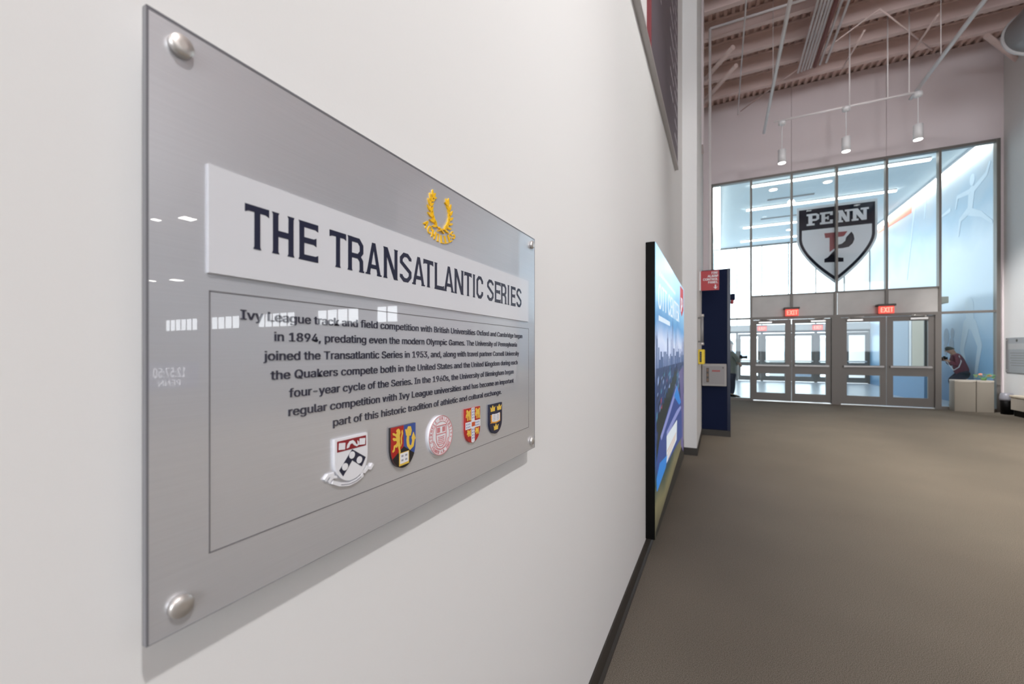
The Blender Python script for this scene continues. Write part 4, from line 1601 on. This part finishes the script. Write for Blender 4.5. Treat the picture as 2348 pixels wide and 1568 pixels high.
g = MB()
g.prism([ez(1890, 535), ez(1943, 530), ez(1936, 540), ez(1933, 542), ez(1916, 544), ez(1916, 568), ez(1902, 578), ez(1902, 545), ez(1892, 546)], 0.008, 0.011, fh)
g.build('red_letter_half', mat('emblem_red', lin(156, 32, 40), 0.5), emb)
g = MB()
g.prism([ez(1952, 531), ez(1957, 538), ez(1959, 548), ez(1955, 558), ez(1946, 566), ez(1932, 569), ez(1918, 570), ez(1918, 562), ez(1930, 559), ez(1938, 552), ez(1940, 544)], 0.008, 0.011, fh)
g.prism([ez(1916, 571), ez(1921, 571), ez(1921, 590), ez(1934, 591), ez(1934, 600), ez(1890, 602), ez(1890, 594), ez(1898, 590)], 0.008, 0.011, fh)
g.build('navy_letter_half', M['ink_far'], emb)

# ---------------------------------------------------------------- exit signs


def exit_sign(label, px, py, Y, w, hz, grp):
    X, _, Z = on_y(px, py, Y)
    t = thing('exit_sign', label, 'sign', (X, Y, Z - hz / 2), grp)
    fq = fr_far(Y)
    MB().bbox(X - w / 2, X + w / 2, Y, Y + 0.05, Z - hz / 2, Z + hz / 2, 0.006).build('case', M['exit_face'], t)
    MB().box(X - w / 2 - 0.03, X + w / 2 + 0.02, Y - 0.06, Y + 0.17, Z + hz / 2, Z + hz / 2 + 0.05).build('canopy', M['frame_dark'], t)
    MB().text('EXIT', X - w * .36, X + w * .42, Z - hz * .33, Z + hz * .33, 0.0, 0.004, fq, 0.04).build('exit_lettering', M['exit_red'], t)
    return t


exit_sign('lit red EXIT sign above the left pair of doors', 1816, 716.5, GY - 0.25, 0.30, 0.185, 'exit signs over the inner doors')
exit_sign('lit red EXIT sign above the right pair of doors', 2033, 710, GY - 0.25, 0.30, 0.185, 'exit signs over the inner doors')
exit_sign('small lit red EXIT sign seen through the first door', 1747.5, 753, LY - 0.2, 0.36, 0.22, 'exit signs over the street doors')
exit_sign('small lit red EXIT sign seen through the second door', 1875, 750.5, LY - 0.2, 0.36, 0.22, 'exit signs over the street doors')

# ---------------------------------------------------------------- hanging pipes, conduits, lights under the deck
PZ = 6.86
hang = lambda mb, x, y, z, r=0.006: mb.tube((x, y, z), (x, y, CEIL), r, n=8)
X1 = CX + 0.97
t = thing('suspended_tube', 'thin white tube running toward the camera left of the conduit bundle', 'pipe', (X1, 8, PZ), 'long white tubes under the ceiling')
MB().tube((X1, 3.5, PZ), (X1, 12.14, PZ), 0.032).build('tube', M['cond'], t)
for y_ in (4.4, 7.2, 10.1):
    g = MB()
    hang(g, X1, y_, PZ)
    g.build('hanger', M['cond'], t)
X2 = CX + 3.70
t = thing('suspended_tube', 'thicker white tube slanting down to the right end of the pendant lamp rail', 'pipe', (X2, 8, PZ), 'long white tubes under the ceiling')
MB().tube((X2, 3.5, 6.9), (X2, 12.0, 6.9), 0.036).build('tube', M['cond'], t)
for y_ in (5.2, 8.0, 10.6):
    g = MB()
    hang(g, X2, y_, PZ)
    g.build('hanger', M['cond'], t)
# pendant rail
YP = 11.6
rail_t = thing('pendant_rail', 'white rail crossing under the ceiling that carries three pendant lamps', 'rail', (3, YP, PZ))
MB().tube((1.62, YP, 6.83), (X2 + 0.05, YP, 6.83), 0.022).build('rail_pipe', M['cond'], rail_t)
for x_ in (3.05, 3.7, 4.05):
    g = MB()
    hang(g, x_, YP, 6.84, 0.012)
    g.build('hanger', M['cond'], rail_t)
pend_lab = ['leftmost of the three small white cylinder pendant lamps', 'middle one of the three small white cylinder pendant lamps', 'rightmost and highest of the three white cylinder pendant lamps']
proto = None
for k, (pxp, pyb) in enumerate(((1793, 374), (1940, 347), (2105, 320))):
    X, _, Zb = on_y(pxp, pyb, YP)
    if proto is None:
        t = thing('pendant_lamp', pend_lab[k], 'light', (X, YP, Zb), 'cylinder pendant lamps')
        MB().lathe((X, YP, 6.76), [(0.02, -0.05), (0.075, -0.03), (0.075, 0.045)], 20).build('canopy', M['white'], t)
        MB().tube((X, YP, Zb + 0.3), (X, YP, 6.8), 0.009).build('stem', M['white'], t)
        MB().lathe((X, YP, Zb), [(0.08, 0.0), (0.08, 0.31), (0.02, 0.33)], 24).build('shade', M['white'], t)
        MB().lathe((X, YP, Zb - 0.004), [(0.072, 0.0), (0.072, 0.006)], 24).build('lamp_lens', M['lamp'], t)
        proto = t
        kids = [o for o in bpy.data.objects if o.parent == t]
    else:
        t = proto.copy()
        COL.objects.link(t)
        t.location = (X, YP, Zb)
        t['label'] = pend_lab[k]
        for c_ in kids:
            q = c_.copy()
            COL.objects.link(q)
            q.parent = t
# conduits
cr0 = 1.72
cl_ = ['leftmost grey conduit of the bundle running under the ceiling', 'second grey conduit from the left in the ceiling bundle', 'third grey conduit from the left in the ceiling bundle', 'fourth grey conduit from the left in the ceiling bundle', 'fifth grey conduit, beside the red brown pipe', 'red brown pipe in the middle of the ceiling conduit bundle', 'first grey conduit to the right of the red brown pipe', 'rightmost grey conduit of the ceiling bundle, set apart']
for k, (pxt, dd) in enumerate(((1876, .022), (1885, .022), (1893, .022), (1901, .022), (1908, .022), (1918, .04), (1931, .024), (1947, .024))):
    ratio = cos(TH) * (pxt - 1652) / 806
    Z_ = CEIL - 0.57
    X_ = CX + ratio * (Z_ - CZ)
    ye = 12.1 - 0.02 * k
    tag(MB().tube((X_, 3.5, Z_), (X_, ye, Z_), dd).build('conduit' if k != 5 else 'ceiling_pipe', M['cond'] if k != 5 else M['cond_red']), cl_[k], 'pipe', 'conduit bundle under the ceiling')
# thin cable along the room
ratio = cos(TH) * (1711 - 1652) / 806
X_ = CX + ratio * 6.3
tag(MB().tube((X_, 3.5, 7.7), (X_, 12.6, 7.7), 0.014).build('conduit', M['cond']), 'single thin conduit near the left wall under the ceiling', 'pipe')
# down pipe by the left wall
YD = 9.85
XD, _, zt = on_y(1628, 66, YD)
t = thing('down_pipe', 'thin white pipe dropping from under the ceiling to behind the navy partition', 'pipe', (XD, YD, 0))
MB().tube((XD, YD, 0), (XD, YD, zt), 0.026).build('vertical_run', M['cond'], t)
MB().tube((XD, YD, zt), (5.0, YD, zt), 0.026).build('horizontal_run', M['cond'], t)
# diagonal braces
for lab, a_, b_, Z_, r_ in (('upper short diagonal brace beside the pilaster under the ceiling', (1606, 195), (1681, 108), 8.0, 0.05),
                            ('lower short diagonal brace beside the pilaster under the ceiling', (1609, 240), (1688, 150), 8.0, 0.05),
                            ('long thin diagonal tie rod crossing beneath the conduit bundle', (1698, 255), (2018, 20), 8.15, 0.014),
                            ('thin diagonal tie rod falling to the right from the long one', (2018, 20), (2137, 115), 8.15, 0.014),
                            ('pale slanting brace at the upper right corner by the duct', (2262, 82), (2362, 160), 7.9, 0.05),
                            ('short slanting strut in the ceiling right of the bundle', (1982, 70), (1932, 158), 8.1, 0.02),
                            ('slanting strut above the right pendant lamp', (2152, 32), (2085, 130), 8.1, 0.02)):
    p0 = on_z(a_[0], a_[1], Z_)
    p1 = on_z(b_[0], b_[1], Z_)
    tag(MB().tube(p0, p1, r_).build('ceiling_brace', M['steel_paint']), lab, 'brace', 'braces under the ceiling')
# duct at the right
t = thing('round_duct', 'end of a round grey air duct at the upper right corner', 'duct', (5.55, 9, 7.2))
MB().tube((5.6, 6.0, 7.25), (5.6, 11.1, 7.25), 0.38, n=32).build('duct_body', M['duct'], t)
for y_ in (11.05, 9.8):
    MB().tube((5.6, y_, 7.25), (5.6, y_ + 0.05, 7.25), 0.41, n=32).build('duct_ring', M['white'], t)
for y_ in (7.5, 10.4):
    MB().tube((5.6, y_, 7.6), (5.6, y_, CEIL - 0.375), 0.01, n=8).build('hanger', M['cond'], t)
# housings of the added high bay lamps (overhead, outside the picture)
for k, (bx_, by_) in enumerate(FILL_BAYS):
    t = thing('added_high_bay', ['added overhead high bay lamp nearest the concourse', 'added overhead high bay lamp behind, nearest the concourse', 'added overhead high bay lamp over the hall beside the right wall', 'added overhead high bay lamp in the middle of the hall', 'added overhead high bay lamp farthest out over the hall'][k], 'light', (bx_, by_, 7.95), 'added overhead high bay lamps')
    MB().bbox(bx_ - 0.3, bx_ + 0.3, by_ - 0.7, by_ + 0.7, 7.94, 8.04, 0.01).build('housing', M['white'], t)
    for q_ in (-0.5, 0.5):
        g = MB()
        hang(g, bx_, by_ + q_, 8.04)
        g.build('hanger', M['cond'], t)
for k, (dx_, dy_, an_, pw_) in enumerate(FILL_DOWN):
    t = thing('added_downlight', ['added overhead white downlight over the middle of the concourse', 'added overhead white downlight beside the video display', 'added overhead white downlight nearest the doors', 'added overhead white downlight at the open side toward the hall', 'added overhead white downlight behind the camera'][k], 'light', (dx_, dy_, 7.95), 'added overhead downlights')
    MB().lathe((dx_, dy_, 7.95), [(0.13, 0), (0.13, 0.3), (0.03, 0.32)], 20).build('shade', M['white'], t)
    MB().tube((dx_, dy_, 8.25), (dx_, dy_, CEIL), 0.012, n=8).build('stem', M['white'], t)
for k, (loc_, tg_, an_, pw_) in enumerate(TRACK):
    L0, T0 = Vector(loc_), Vector(tg_)
    d_ = (T0 - L0).normalized()
    t = thing('track_spotlight', ['added overhead white spotlight aimed at the grey sign', 'added overhead white spotlight aimed at the wall before the video display', 'overhead white spotlight aimed at the right wall plaque', 'added overhead white spotlight aimed at the far wall above the doors', 'added overhead white spotlight aimed at the white pilaster'][k], 'light', loc_, 'overhead track spotlights')
    MB().tube(L0 - d_ * 0.3, L0 - d_ * 0.02, 0.07, 0.14 if loc_[0] < 9 else 0.56, n=20, caps=False).build('shade', M['white'], t)
    MB().tube(L0 - d_ * 0.3, (loc_[0], loc_[1], CEIL), 0.012, n=8).build('stem', M['white'], t)

# ---------------------------------------------------------------- beside the glazing: bins, plaque, waste bin, bench
bn = MB()
yb0 = 13.40
for k, (pa, pb_) in enumerate(((2189, 2239), (2240, 2281))):
    xa = on_y(pa, 900, yb0)[0]
    xb = on_y(pb_, 900, yb0)[0]
    t = thing('recycling_cabinet', ['left one of two taupe bin cabinets before the tall side window', 'right one of two taupe bin cabinets, with flowers on its top'][k], 'bin', ((xa + xb) / 2, yb0, 0), 'taupe bin cabinets')
    MB().bbox(xa, xb - 0.006, yb0, yb0 + 0.27, 0.0, 0.70, 0.006).build('body', M['taupe'], t)
    MB().bbox(xa, xb - 0.006, yb0 - 0.005, yb0 + 0.275, 0.70, 0.735, 0.006).build('lid', M['taupe_l'], t)
    MB().box(xa + 0.05, xb - 0.06, yb0 - 0.008, yb0 - 0.004, 0.69, 0.715).build('slot_label', M['taupe_l'], t)
    if k == 1:
        fx = (xa + xb) / 2 + 0.02
fl = thing('flower_arrangement', 'small green and orange flowers on top of the right bin cabinet', 'plant', (fx, yb0 + 0.14, 0.735))
MB().lathe((fx, yb0 + 0.14, 0.735), [(0.04, 0), (0.055, 0.05), (0.05, 0.06)], 14).build('pot', M['green'], fl)
g, g2 = MB(), MB()
rr = random.Random(3)
for k in range(40):
    a_ = rr.uniform(0, 2 * pi)
    r_ = rr.uniform(0.02, 0.14)
    z_ = 0.78 + rr.uniform(0.0, 0.06) + (0.14 - r_) * .35
    p = Vector((fx + r_ * cos(a_), yb0 + 0.14 + 0.45 * r_ * sin(a_), z_))
    q = g2 if k % 4 == 0 else g
    b0 = len(q.v)
    dx, dy = 0.05 * cos(a_ + .5), 0.03 * sin(a_ + .5)
    q.v += [tuple(p), (p.x + dx, p.y + dy + .012, p.z + .012), (p.x + 1.8 * dx, p.y + 1.8 * dy, p.z + 0.006), (p.x + dx, p.y + dy - .012, p.z + .002), (p.x + dx, p.y + dy, p.z + .024)]
    q.face([b0, b0 + 1, b0 + 4])
    q.face([b0 + 1, b0 + 2, b0 + 4])
    q.face([b0 + 2, b0 + 3, b0 + 4])
    q.face([b0 + 3, b0, b0 + 4])
    q.face([b0, b0 + 3, b0 + 2, b0 + 1])
    if k % 6 == 1:
        g.tube((fx, yb0 + 0.14, 0.78), p, 0.004, n=6)
g.build('leaves', M['green'], fl)['kind'] = 'stuff'
g2.build('petals', M['orange'], fl)['kind'] = 'stuff'

fr2 = fr_right(RX)
t = thing('wall_plaque', 'silver grey plaque with white heading band on the right wall', 'sign', (RX, 13.2, 0.93))
MB().rect(-13.62, -12.75, 0.93, 1.71, 0.02, 0.026, fr2).build('panel', M['duct'], t)
MB().rect(-13.52, -12.85, 1.45, 1.58, 0.026, 0.029, fr2).build('heading_band', M['cab'], t)
for k in range(6):
    MB().rect(-13.45 + 0.04 * (k % 2), -12.9, 1.36 - k * 0.055, 1.375 - k * 0.055, 0.026, 0.0275, fr2).build('lettering_row', M['frame'], t)
MB().disc(-13.22, 1.645, 0.03, 0.026, 0.029, fr2, 16).build('emblem_dot', M['frame_dark'], t)
for (yy, zz) in ((-13.57, 1.66), (-12.8, 1.66), (-13.57, 0.98), (-12.8, 0.98)):
    MB().disc(yy, zz, 0.012, 0.0, 0.032, fr2, 12).build('standoff_cap', M['chrome'], t)

wb = thing('waste_bin', 'small black round waste bin with a grey liner by the right wall', 'bin', (6.22, 13.28, 0))
MB().lathe((6.22, 13.28, 0), [(0.095, 0), (0.108, 0.36), (0.104, 0.36)], 24).build('bin_body', M['black'], wb)
MB().lathe((6.22, 13.28, 0), [(0.11, 0.31), (0.118, 0.35), (0.115, 0.40), (0.10, 0.46), (0.085, 0.475)], 24).build('bin_liner', M['liner'], wb)
bc = thing('bench', 'low beige box ledge along the right wall beside the black bin', 'bench', (6.2, 12.3, 0))
MB().bbox(6.17, RX - 0.012, 11.5, 13.1, 0.40, 0.45, 0.012).build('seat', M['cream'], bc)
MB().bbox(6.19, RX - 0.012, 11.52, 13.08, 0.13, 0.40, 0.006).build('box_base', M['taupe_l'], bc)
B(6.21, RX - 0.012, 11.6, 13.0, 0.0, 0.13).build('plinth', M['black'], bc)

# ---------------------------------------------------------------- clock board in the hall (mirrored in the gloss of the sign)
lb_ = thing('clock_board', 'blue video board with clock digits, seen mirrored in the grey sign', 'screen', (18, 8, 0))
kx = 18.0
fk = fr_right(kx)
MB().rect(-9.2, -7.4, 0.0, 1.0, -0.12, 0, fk).build('cabinet', em_mat('board_blue', lin(70, 80, 150), 0.8), lb_)
g = MB()
g.text('12:57:50', -8.73, -7.71, 0.44, 0.80, 0, 0.006, fk, 0.02)
g.text('PENN', -8.57, -7.87, 0.12, 0.34, 0, 0.006, fk, 0.01)
g.build('clock_digits', em_mat('board_white', lin(240, 240, 250), 2.5), lb_)

M['hall_lamp'] = mat('hall_lamp_lens', (1, 1, 1, 1), 0.5, emit=(1.0, 0.97, 0.9, 1), es=22)
for k, (x_, y_, z_, w_) in enumerate([(10.7, 19.4, 7.9, .5), (23.0, 11.2, 7.9, .6), (24.6, 10.6, 7.9, .35), (44.0, 20.4, 7.9, .9), (46.5, 19.6, 7.9, .5)]):
    t = thing('hall_light', ['hall ceiling lamp mirrored right of the wreath', 'bright hall lamp mirrored left of the white band', 'fainter hall lamp mirrored beside the bright one left of the band', 'far hall lamp mirrored low at the left edge of the sign', 'faintest far hall lamp mirrored at the left edge of the sign'][k], 'light', (x_, y_, z_), 'hall lamps mirrored in the sign')
    MB().bbox(x_ - w_ / 2, x_ + w_ / 2, y_ - w_ / 2, y_ + w_ / 2, z_ + 0.02, z_ + 0.12, 0.01).build('housing', M['white'], t)
    B(x_ - w_ * .45, x_ + w_ * .45, y_ - w_ * .45, y_ + w_ * .45, z_, z_ + 0.02).build('lens', M['hall_lamp'], t)
    MB().tube((x_, y_, z_ + 0.12), (x_, y_, CEIL + 0.06), 0.02, n=8).build('stem', M['cond'], t)

# ---------------------------------------------------------------- people


def skin_mesh(name, verts, edges, radii, m, parent, root=0, sub=2, flat=None):
    org = WLOC[parent.name]
    me = bpy.data.meshes.new(name)
    me.from_pydata([tuple(Vector(v) - org) for v in verts], edges, [])
    me.materials.append(m)
    o = bpy.data.objects.new(name, me)
    COL.objects.link(o)
    attach(o, org, parent)
    sk = o.modifiers.new('skin', 'SKIN')
    sk.use_smooth_shade = True
    if not me.skin_vertices:
        raise RuntimeError('no skin layer')
    sv = me.skin_vertices[0].data
    for i, r in enumerate(radii):
        rr_ = r if isinstance(r, tuple) else (r, r)
        sv[i].radius = rr_
        sv[i].use_root = (i == root)
    ss = o.modifiers.new('sub', 'SUBSURF')
    ss.levels = ss.render_levels = sub
    return o


def chain(J, spec):
    """spec: list of chains of (joint name, radius) -> verts, edges, radii"""
    names, verts, radii, edges = {}, [], [], []
    for ch in spec:
        prev = None
        for nm, r in ch:
            if nm not in names:
                names[nm] = len(verts)
                verts.append(J[nm])
                radii.append(r)
            if prev is not None:
                edges.append((names[prev], names[nm]))
            prev = nm
    return verts, edges, radii


def person(label, J, top, bottom, hairm, shoe):
    base = (J['pelvis'][0], J['pelvis'][1], min(J['ankle_l'][2], J['ankle_r'][2]) - 0.07)
    p = thing('person', label, 'person', base)
    for s in 'lr':
        w_, e_ = Vector(J['wrist_' + s]), Vector(J['elbow_' + s])
        d = (w_ - e_).normalized()
        side = d.cross(Vector((0, 0, 1))).normalized()
        up = side.cross(d)
        J['palm_' + s] = tuple(w_ + d * 0.06)
        for k, (off, ln) in enumerate(((-.030, .075), (-.010, .085), (.010, .08), (.028, .065))):
            J['f%d_%s' % (k, s)] = tuple(w_ + d * 0.105 + side * off)
            J['g%d_%s' % (k, s)] = tuple(w_ + d * (0.105 + ln * .8) + side * off - up * ln * .4)
        J['t0_' + s] = tuple(w_ + d * 0.05 - side * .045 - up * .005)
        J['t1_' + s] = tuple(w_ + d * 0.09 - side * .055 - up * .02)
        an, kn = Vector(J['ankle_' + s]), Vector(J['knee_' + s])
        f = Vector((J['face'][0], J['face'][1], 0)).normalized()
        J['toe_' + s] = tuple(an + f * 0.18 + Vector((0, 0, -0.04)))
    hd, nk = Vector(J['head']), Vector(J['neck'])
    ax = (hd - nk).normalized()
    J['crown'] = tuple(hd + ax * 0.09)
    J['jaw'] = tuple(hd - ax * 0.075)
    body = [[('pelvis', .12), ('spine', .11), ('chest', .125), ('neck', .055), ('jaw', .062), ('head', .085), ('crown', .06)]]
    for s in 'lr':
        body += [[('chest', .125), ('shoulder_' + s, .06), ('elbow_' + s, .042), ('wrist_' + s, .028), ('palm_' + s, (.038, .018))]]
        for k in range(4):
            body += [[('palm_' + s, .03), ('f%d_%s' % (k, s), .0095), ('g%d_%s' % (k, s), .008)]]
        body += [[('palm_' + s, .03), ('t0_' + s, .011), ('t1_' + s, .009)]]
        body += [[('pelvis', .12), ('hip_' + s, .085), ('knee_' + s, .058), ('ankle_' + s, .038), ('toe_' + s, .03)]]
    v, e_, r = chain(J, body)
    skin_mesh('body', v, e_, r, M['skin'], p)
    J['hem_j'] = tuple(Vector(J['pelvis']).lerp(Vector(J['spine']), -.15))
    sh_ = [[('hem_j', .175), ('spine', .15), ('chest', .155), ('neck', .068)]]
    for s in 'lr':
        J['cuff_' + s] = tuple(Vector(J['wrist_' + s]).lerp(Vector(J['elbow_' + s]), .08))
        J['hem_' + s] = tuple(Vector(J['ankle_' + s]).lerp(Vector(J['knee_' + s]), .06))
        sh_ += [[('chest', .155), ('shoulder_' + s, .08), ('elbow_' + s, .062), ('cuff_' + s, .046)]]
    v, e_, r = chain(J, sh_)
    skin_mesh('jacket', v, e_, r, top, p)
    tr = [[('waist', .155), ('pelvis', .16)]]
    J['waist'] = tuple(Vector(J['pelvis']).lerp(Vector(J['spine']), .75))
    for s in 'lr':
        tr += [[('pelvis', .16), ('hip_' + s, .115), ('knee_' + s, .08), ('hem_' + s, .062)]]
    v, e_, r = chain(J, tr)
    skin_mesh('trousers', v, e_, r, bottom, p, root=1)
    # hair
    org = WLOC[p.name]
    fdir = Vector(J['face']).normalized()
    g = MB()
    c = hd + ax * 0.012 - fdir * 0.012
    n1, n2 = 14, 9
    bi = len(g.v)
    sx_ = fdir.cross(ax).normalized()
    for i in range(n2 + 1):
        ph = (i / n2) * radians(92)
        for j in range(n1):
            a_ = 2 * pi * j / n1
            q = c + ax * (0.104 * cos(ph)) + (fdir * cos(a_) * 0.088 + sx_ * sin(a_) * 0.084) * sin(ph)
            g.v.append(tuple(q))
    g.smooth = True
    for i in range(n2):
        for j in range(n1):
            k = (j + 1) % n1
            g.face([bi + i * n1 + j, bi + (i + 1) * n1 + j, bi + (i + 1) * n1 + k, bi + i * n1 + k])
    g.smooth = False
    g.build('hair', hairm, p, loc=tuple(c))
    # face
    g = MB()
    q = hd + fdir * 0.085 - ax * 0.012
    g.tube(hd + fdir * 0.07 + ax * 0.01, q + fdir * 0.022, 0.008, 0.014, n=8)
    g.build('nose', M['skin'], p, loc=tuple(q))
    for s in (-1, 1):
        g = MB()
        q = hd + fdir * 0.083 + ax * 0.016 + sx_ * 0.03 * s
        g.lathe(tuple(q - Vector((0, 0, .008))), [(0.002, 0), (0.009, .004), (0.009, .012), (0.002, .016)], 10)
        g.build('eye', M['black'], p, loc=tuple(q))
        g = MB()
        q = hd + sx_ * 0.086 * s - ax * 0.01
        g.tube(q - ax * 0.025, q + ax * 0.02, 0.012, 0.016, n=8)
        g.build('ear', M['skin'], p, loc=tuple(q))
    g = MB()
    q = hd + fdir * 0.08 - ax * 0.045
    g.tube(q - sx_ * 0.022, q + sx_ * 0.022, 0.006, n=8)
    g.build('mouth', M['c_maroon'], p, loc=tuple(q))
    for s in 'lr':
        an, toe = Vector(J['ankle_' + s]), Vector(J['toe_' + s])
        g = MB()
        f = Vector((J['face'][0], J['face'][1], 0)).normalized()
        sd = Vector((-f.y, f.x, 0))
        prof_ = [(-.07, .085, .035), (-.03, .10, .042), (.04, .09, .045), (.12, .06, .05), (.19, .045, .046), (.23, .025, .03)]
        b0 = len(g.v)
        fl_ = base[2]
        for (t_, h_, w2) in prof_:
            for (ss_, hh_) in ((-1, 0), (-1, .6), (-.5, 1), (.5, 1), (1, .6), (1, 0)):
                q = an + f * t_ + sd * (w2 * ss_)
                g.v.append((q.x, q.y, fl_ + h_ * hh_ + (0.0)))
        for i in range(len(prof_) - 1):
            for j in range(6):
                k = (j + 1) % 6
                g.face([b0 + i * 6 + j, b0 + (i + 1) * 6 + j, b0 + (i + 1) * 6 + k, b0 + i * 6 + k])
        g.face([b0 + j for j in range(6)])
        g.face([b0 + 30 + j for j in reversed(range(6))])
        g.build('shoe', shoe, p, loc=tuple(an))
    return p


def camera_prop(label, c, d):
    """stills camera at c, lens along unit vector d"""
    c, d = Vector(c), Vector(d).normalized()
    t = thing('photo_camera', label, 'camera', tuple(c))
    g = MB()
    sd = d.cross(Vector((0, 0, 1))).normalized()
    up = sd.cross(d)
    b0 = len(g.v)
    for dx in (-.035, .035):
        for sx in (-.07, .07):
            for uz in (-.05, .05):
                g.v.append(tuple(c + d * dx + sd * sx + up * uz))
    for q in ((0, 1, 3, 2), (4, 6, 7, 5), (0, 4, 5, 1), (2, 3, 7, 6), (0, 2, 6, 4), (1, 5, 7, 3)):
        g.face([b0 + i for i in q])
    g.tube(c + up * .045, c + up * .075, .03, .022, n=10)
    g.build('camera_body', M['black'], t)
    g = MB()
    g.tube(c + d * .03, c + d * .13, .036, .04, n=18)
    g.tube(c + d * .13, c + d * .17, .044, .046, n=18)
    g.build('lens', M['black'], t)
    return t


# stooping photographer before the mural
Yp = 14.95


def P(px, py, dy=0.0):
    X, Y, Z = on_y(px, py, Yp)
    return (X, Y + dy, Z)


J = dict(pelvis=P(2206, 858), spine=P(2203, 842), chest=P(2197, 824), neck=P(2187, 811), head=P(2178.5, 803), face=(-1, -.15, -.25),
         shoulder_l=P(2193, 820, -.17), shoulder_r=P(2195, 818, .17), elbow_l=P(2187, 838, -.2), elbow_r=P(2189, 837, .2),
         wrist_l=P(2172, 828, -.08), wrist_r=P(2174, 827, .08),
         hip_l=P(2207, 862, -.1), hip_r=P(2208, 861, .1), knee_l=P(2179, 869, -.14), knee_r=P(2185, 871, .12))
zfl = 0.075
ax_, ay_, _ = P(2197, 900)
J['ankle_l'] = (ax_, Yp - .14, zfl)
J['ankle_r'] = (ax_ + .12, Yp + .12, zfl)
ph = person('person crouching in maroon top and navy trousers, aiming a camera beyond the glass', J, M['maroon'], M['navy_cloth'], M['hair'], M['black'])
camera_prop('black stills camera held up by the crouching person', P(2165.5, 823), (-1, -.1, -.05))
g = MB()
st = [Vector(P(2190, 815, -.2)), Vector(P(2193, 828, -.24)), Vector(P(2188, 841, -.24)), Vector(P(2178, 848, -.2)), Vector(P(2172, 836, -.1)), Vector(P(2167, 826, -.05))]
for i in range(len(st) - 1):
    g.tube(st[i], st[i + 1], 0.009, n=6)
tag(g.build('camera_strap', M['c_white']), 'white camera strap looping from the crouching person\'s shoulder', 'strap')

# second person, mostly hidden behind the navy partition
Yp = 14.6
J = dict(pelvis=P(1675, 866), spine=P(1676, 848), chest=P(1677, 822), neck=P(1675, 803), head=P(1675, 789), face=(1, -.2, -.05),
         shoulder_l=P(1682, 812, -.1), shoulder_r=P(1671, 812, .16), elbow_l=P(1691, 824, -.16), elbow_r=P(1686, 838, .16),
         wrist_l=P(1695, 831, -.08), wrist_r=P(1692, 830, .06),
         hip_l=P(1678, 868, -.08), hip_r=P(1673, 868, .09), knee_l=P(1680, 888, -.08), knee_r=P(1672, 888, .1))
a1, a2, _ = P(1678, 905)
J['ankle_l'] = (a1, Yp - .08, zfl)
J['ankle_r'] = (a1 - .12, Yp + .1, zfl)
person('standing person in grey green jacket, half hidden behind the navy partition', J, M['olive'], M['navy_cloth'], M['hair'], M['black'])
camera_prop('black stills camera held out by the person behind the navy partition', P(1699, 819), (1, -.15, 0.02))
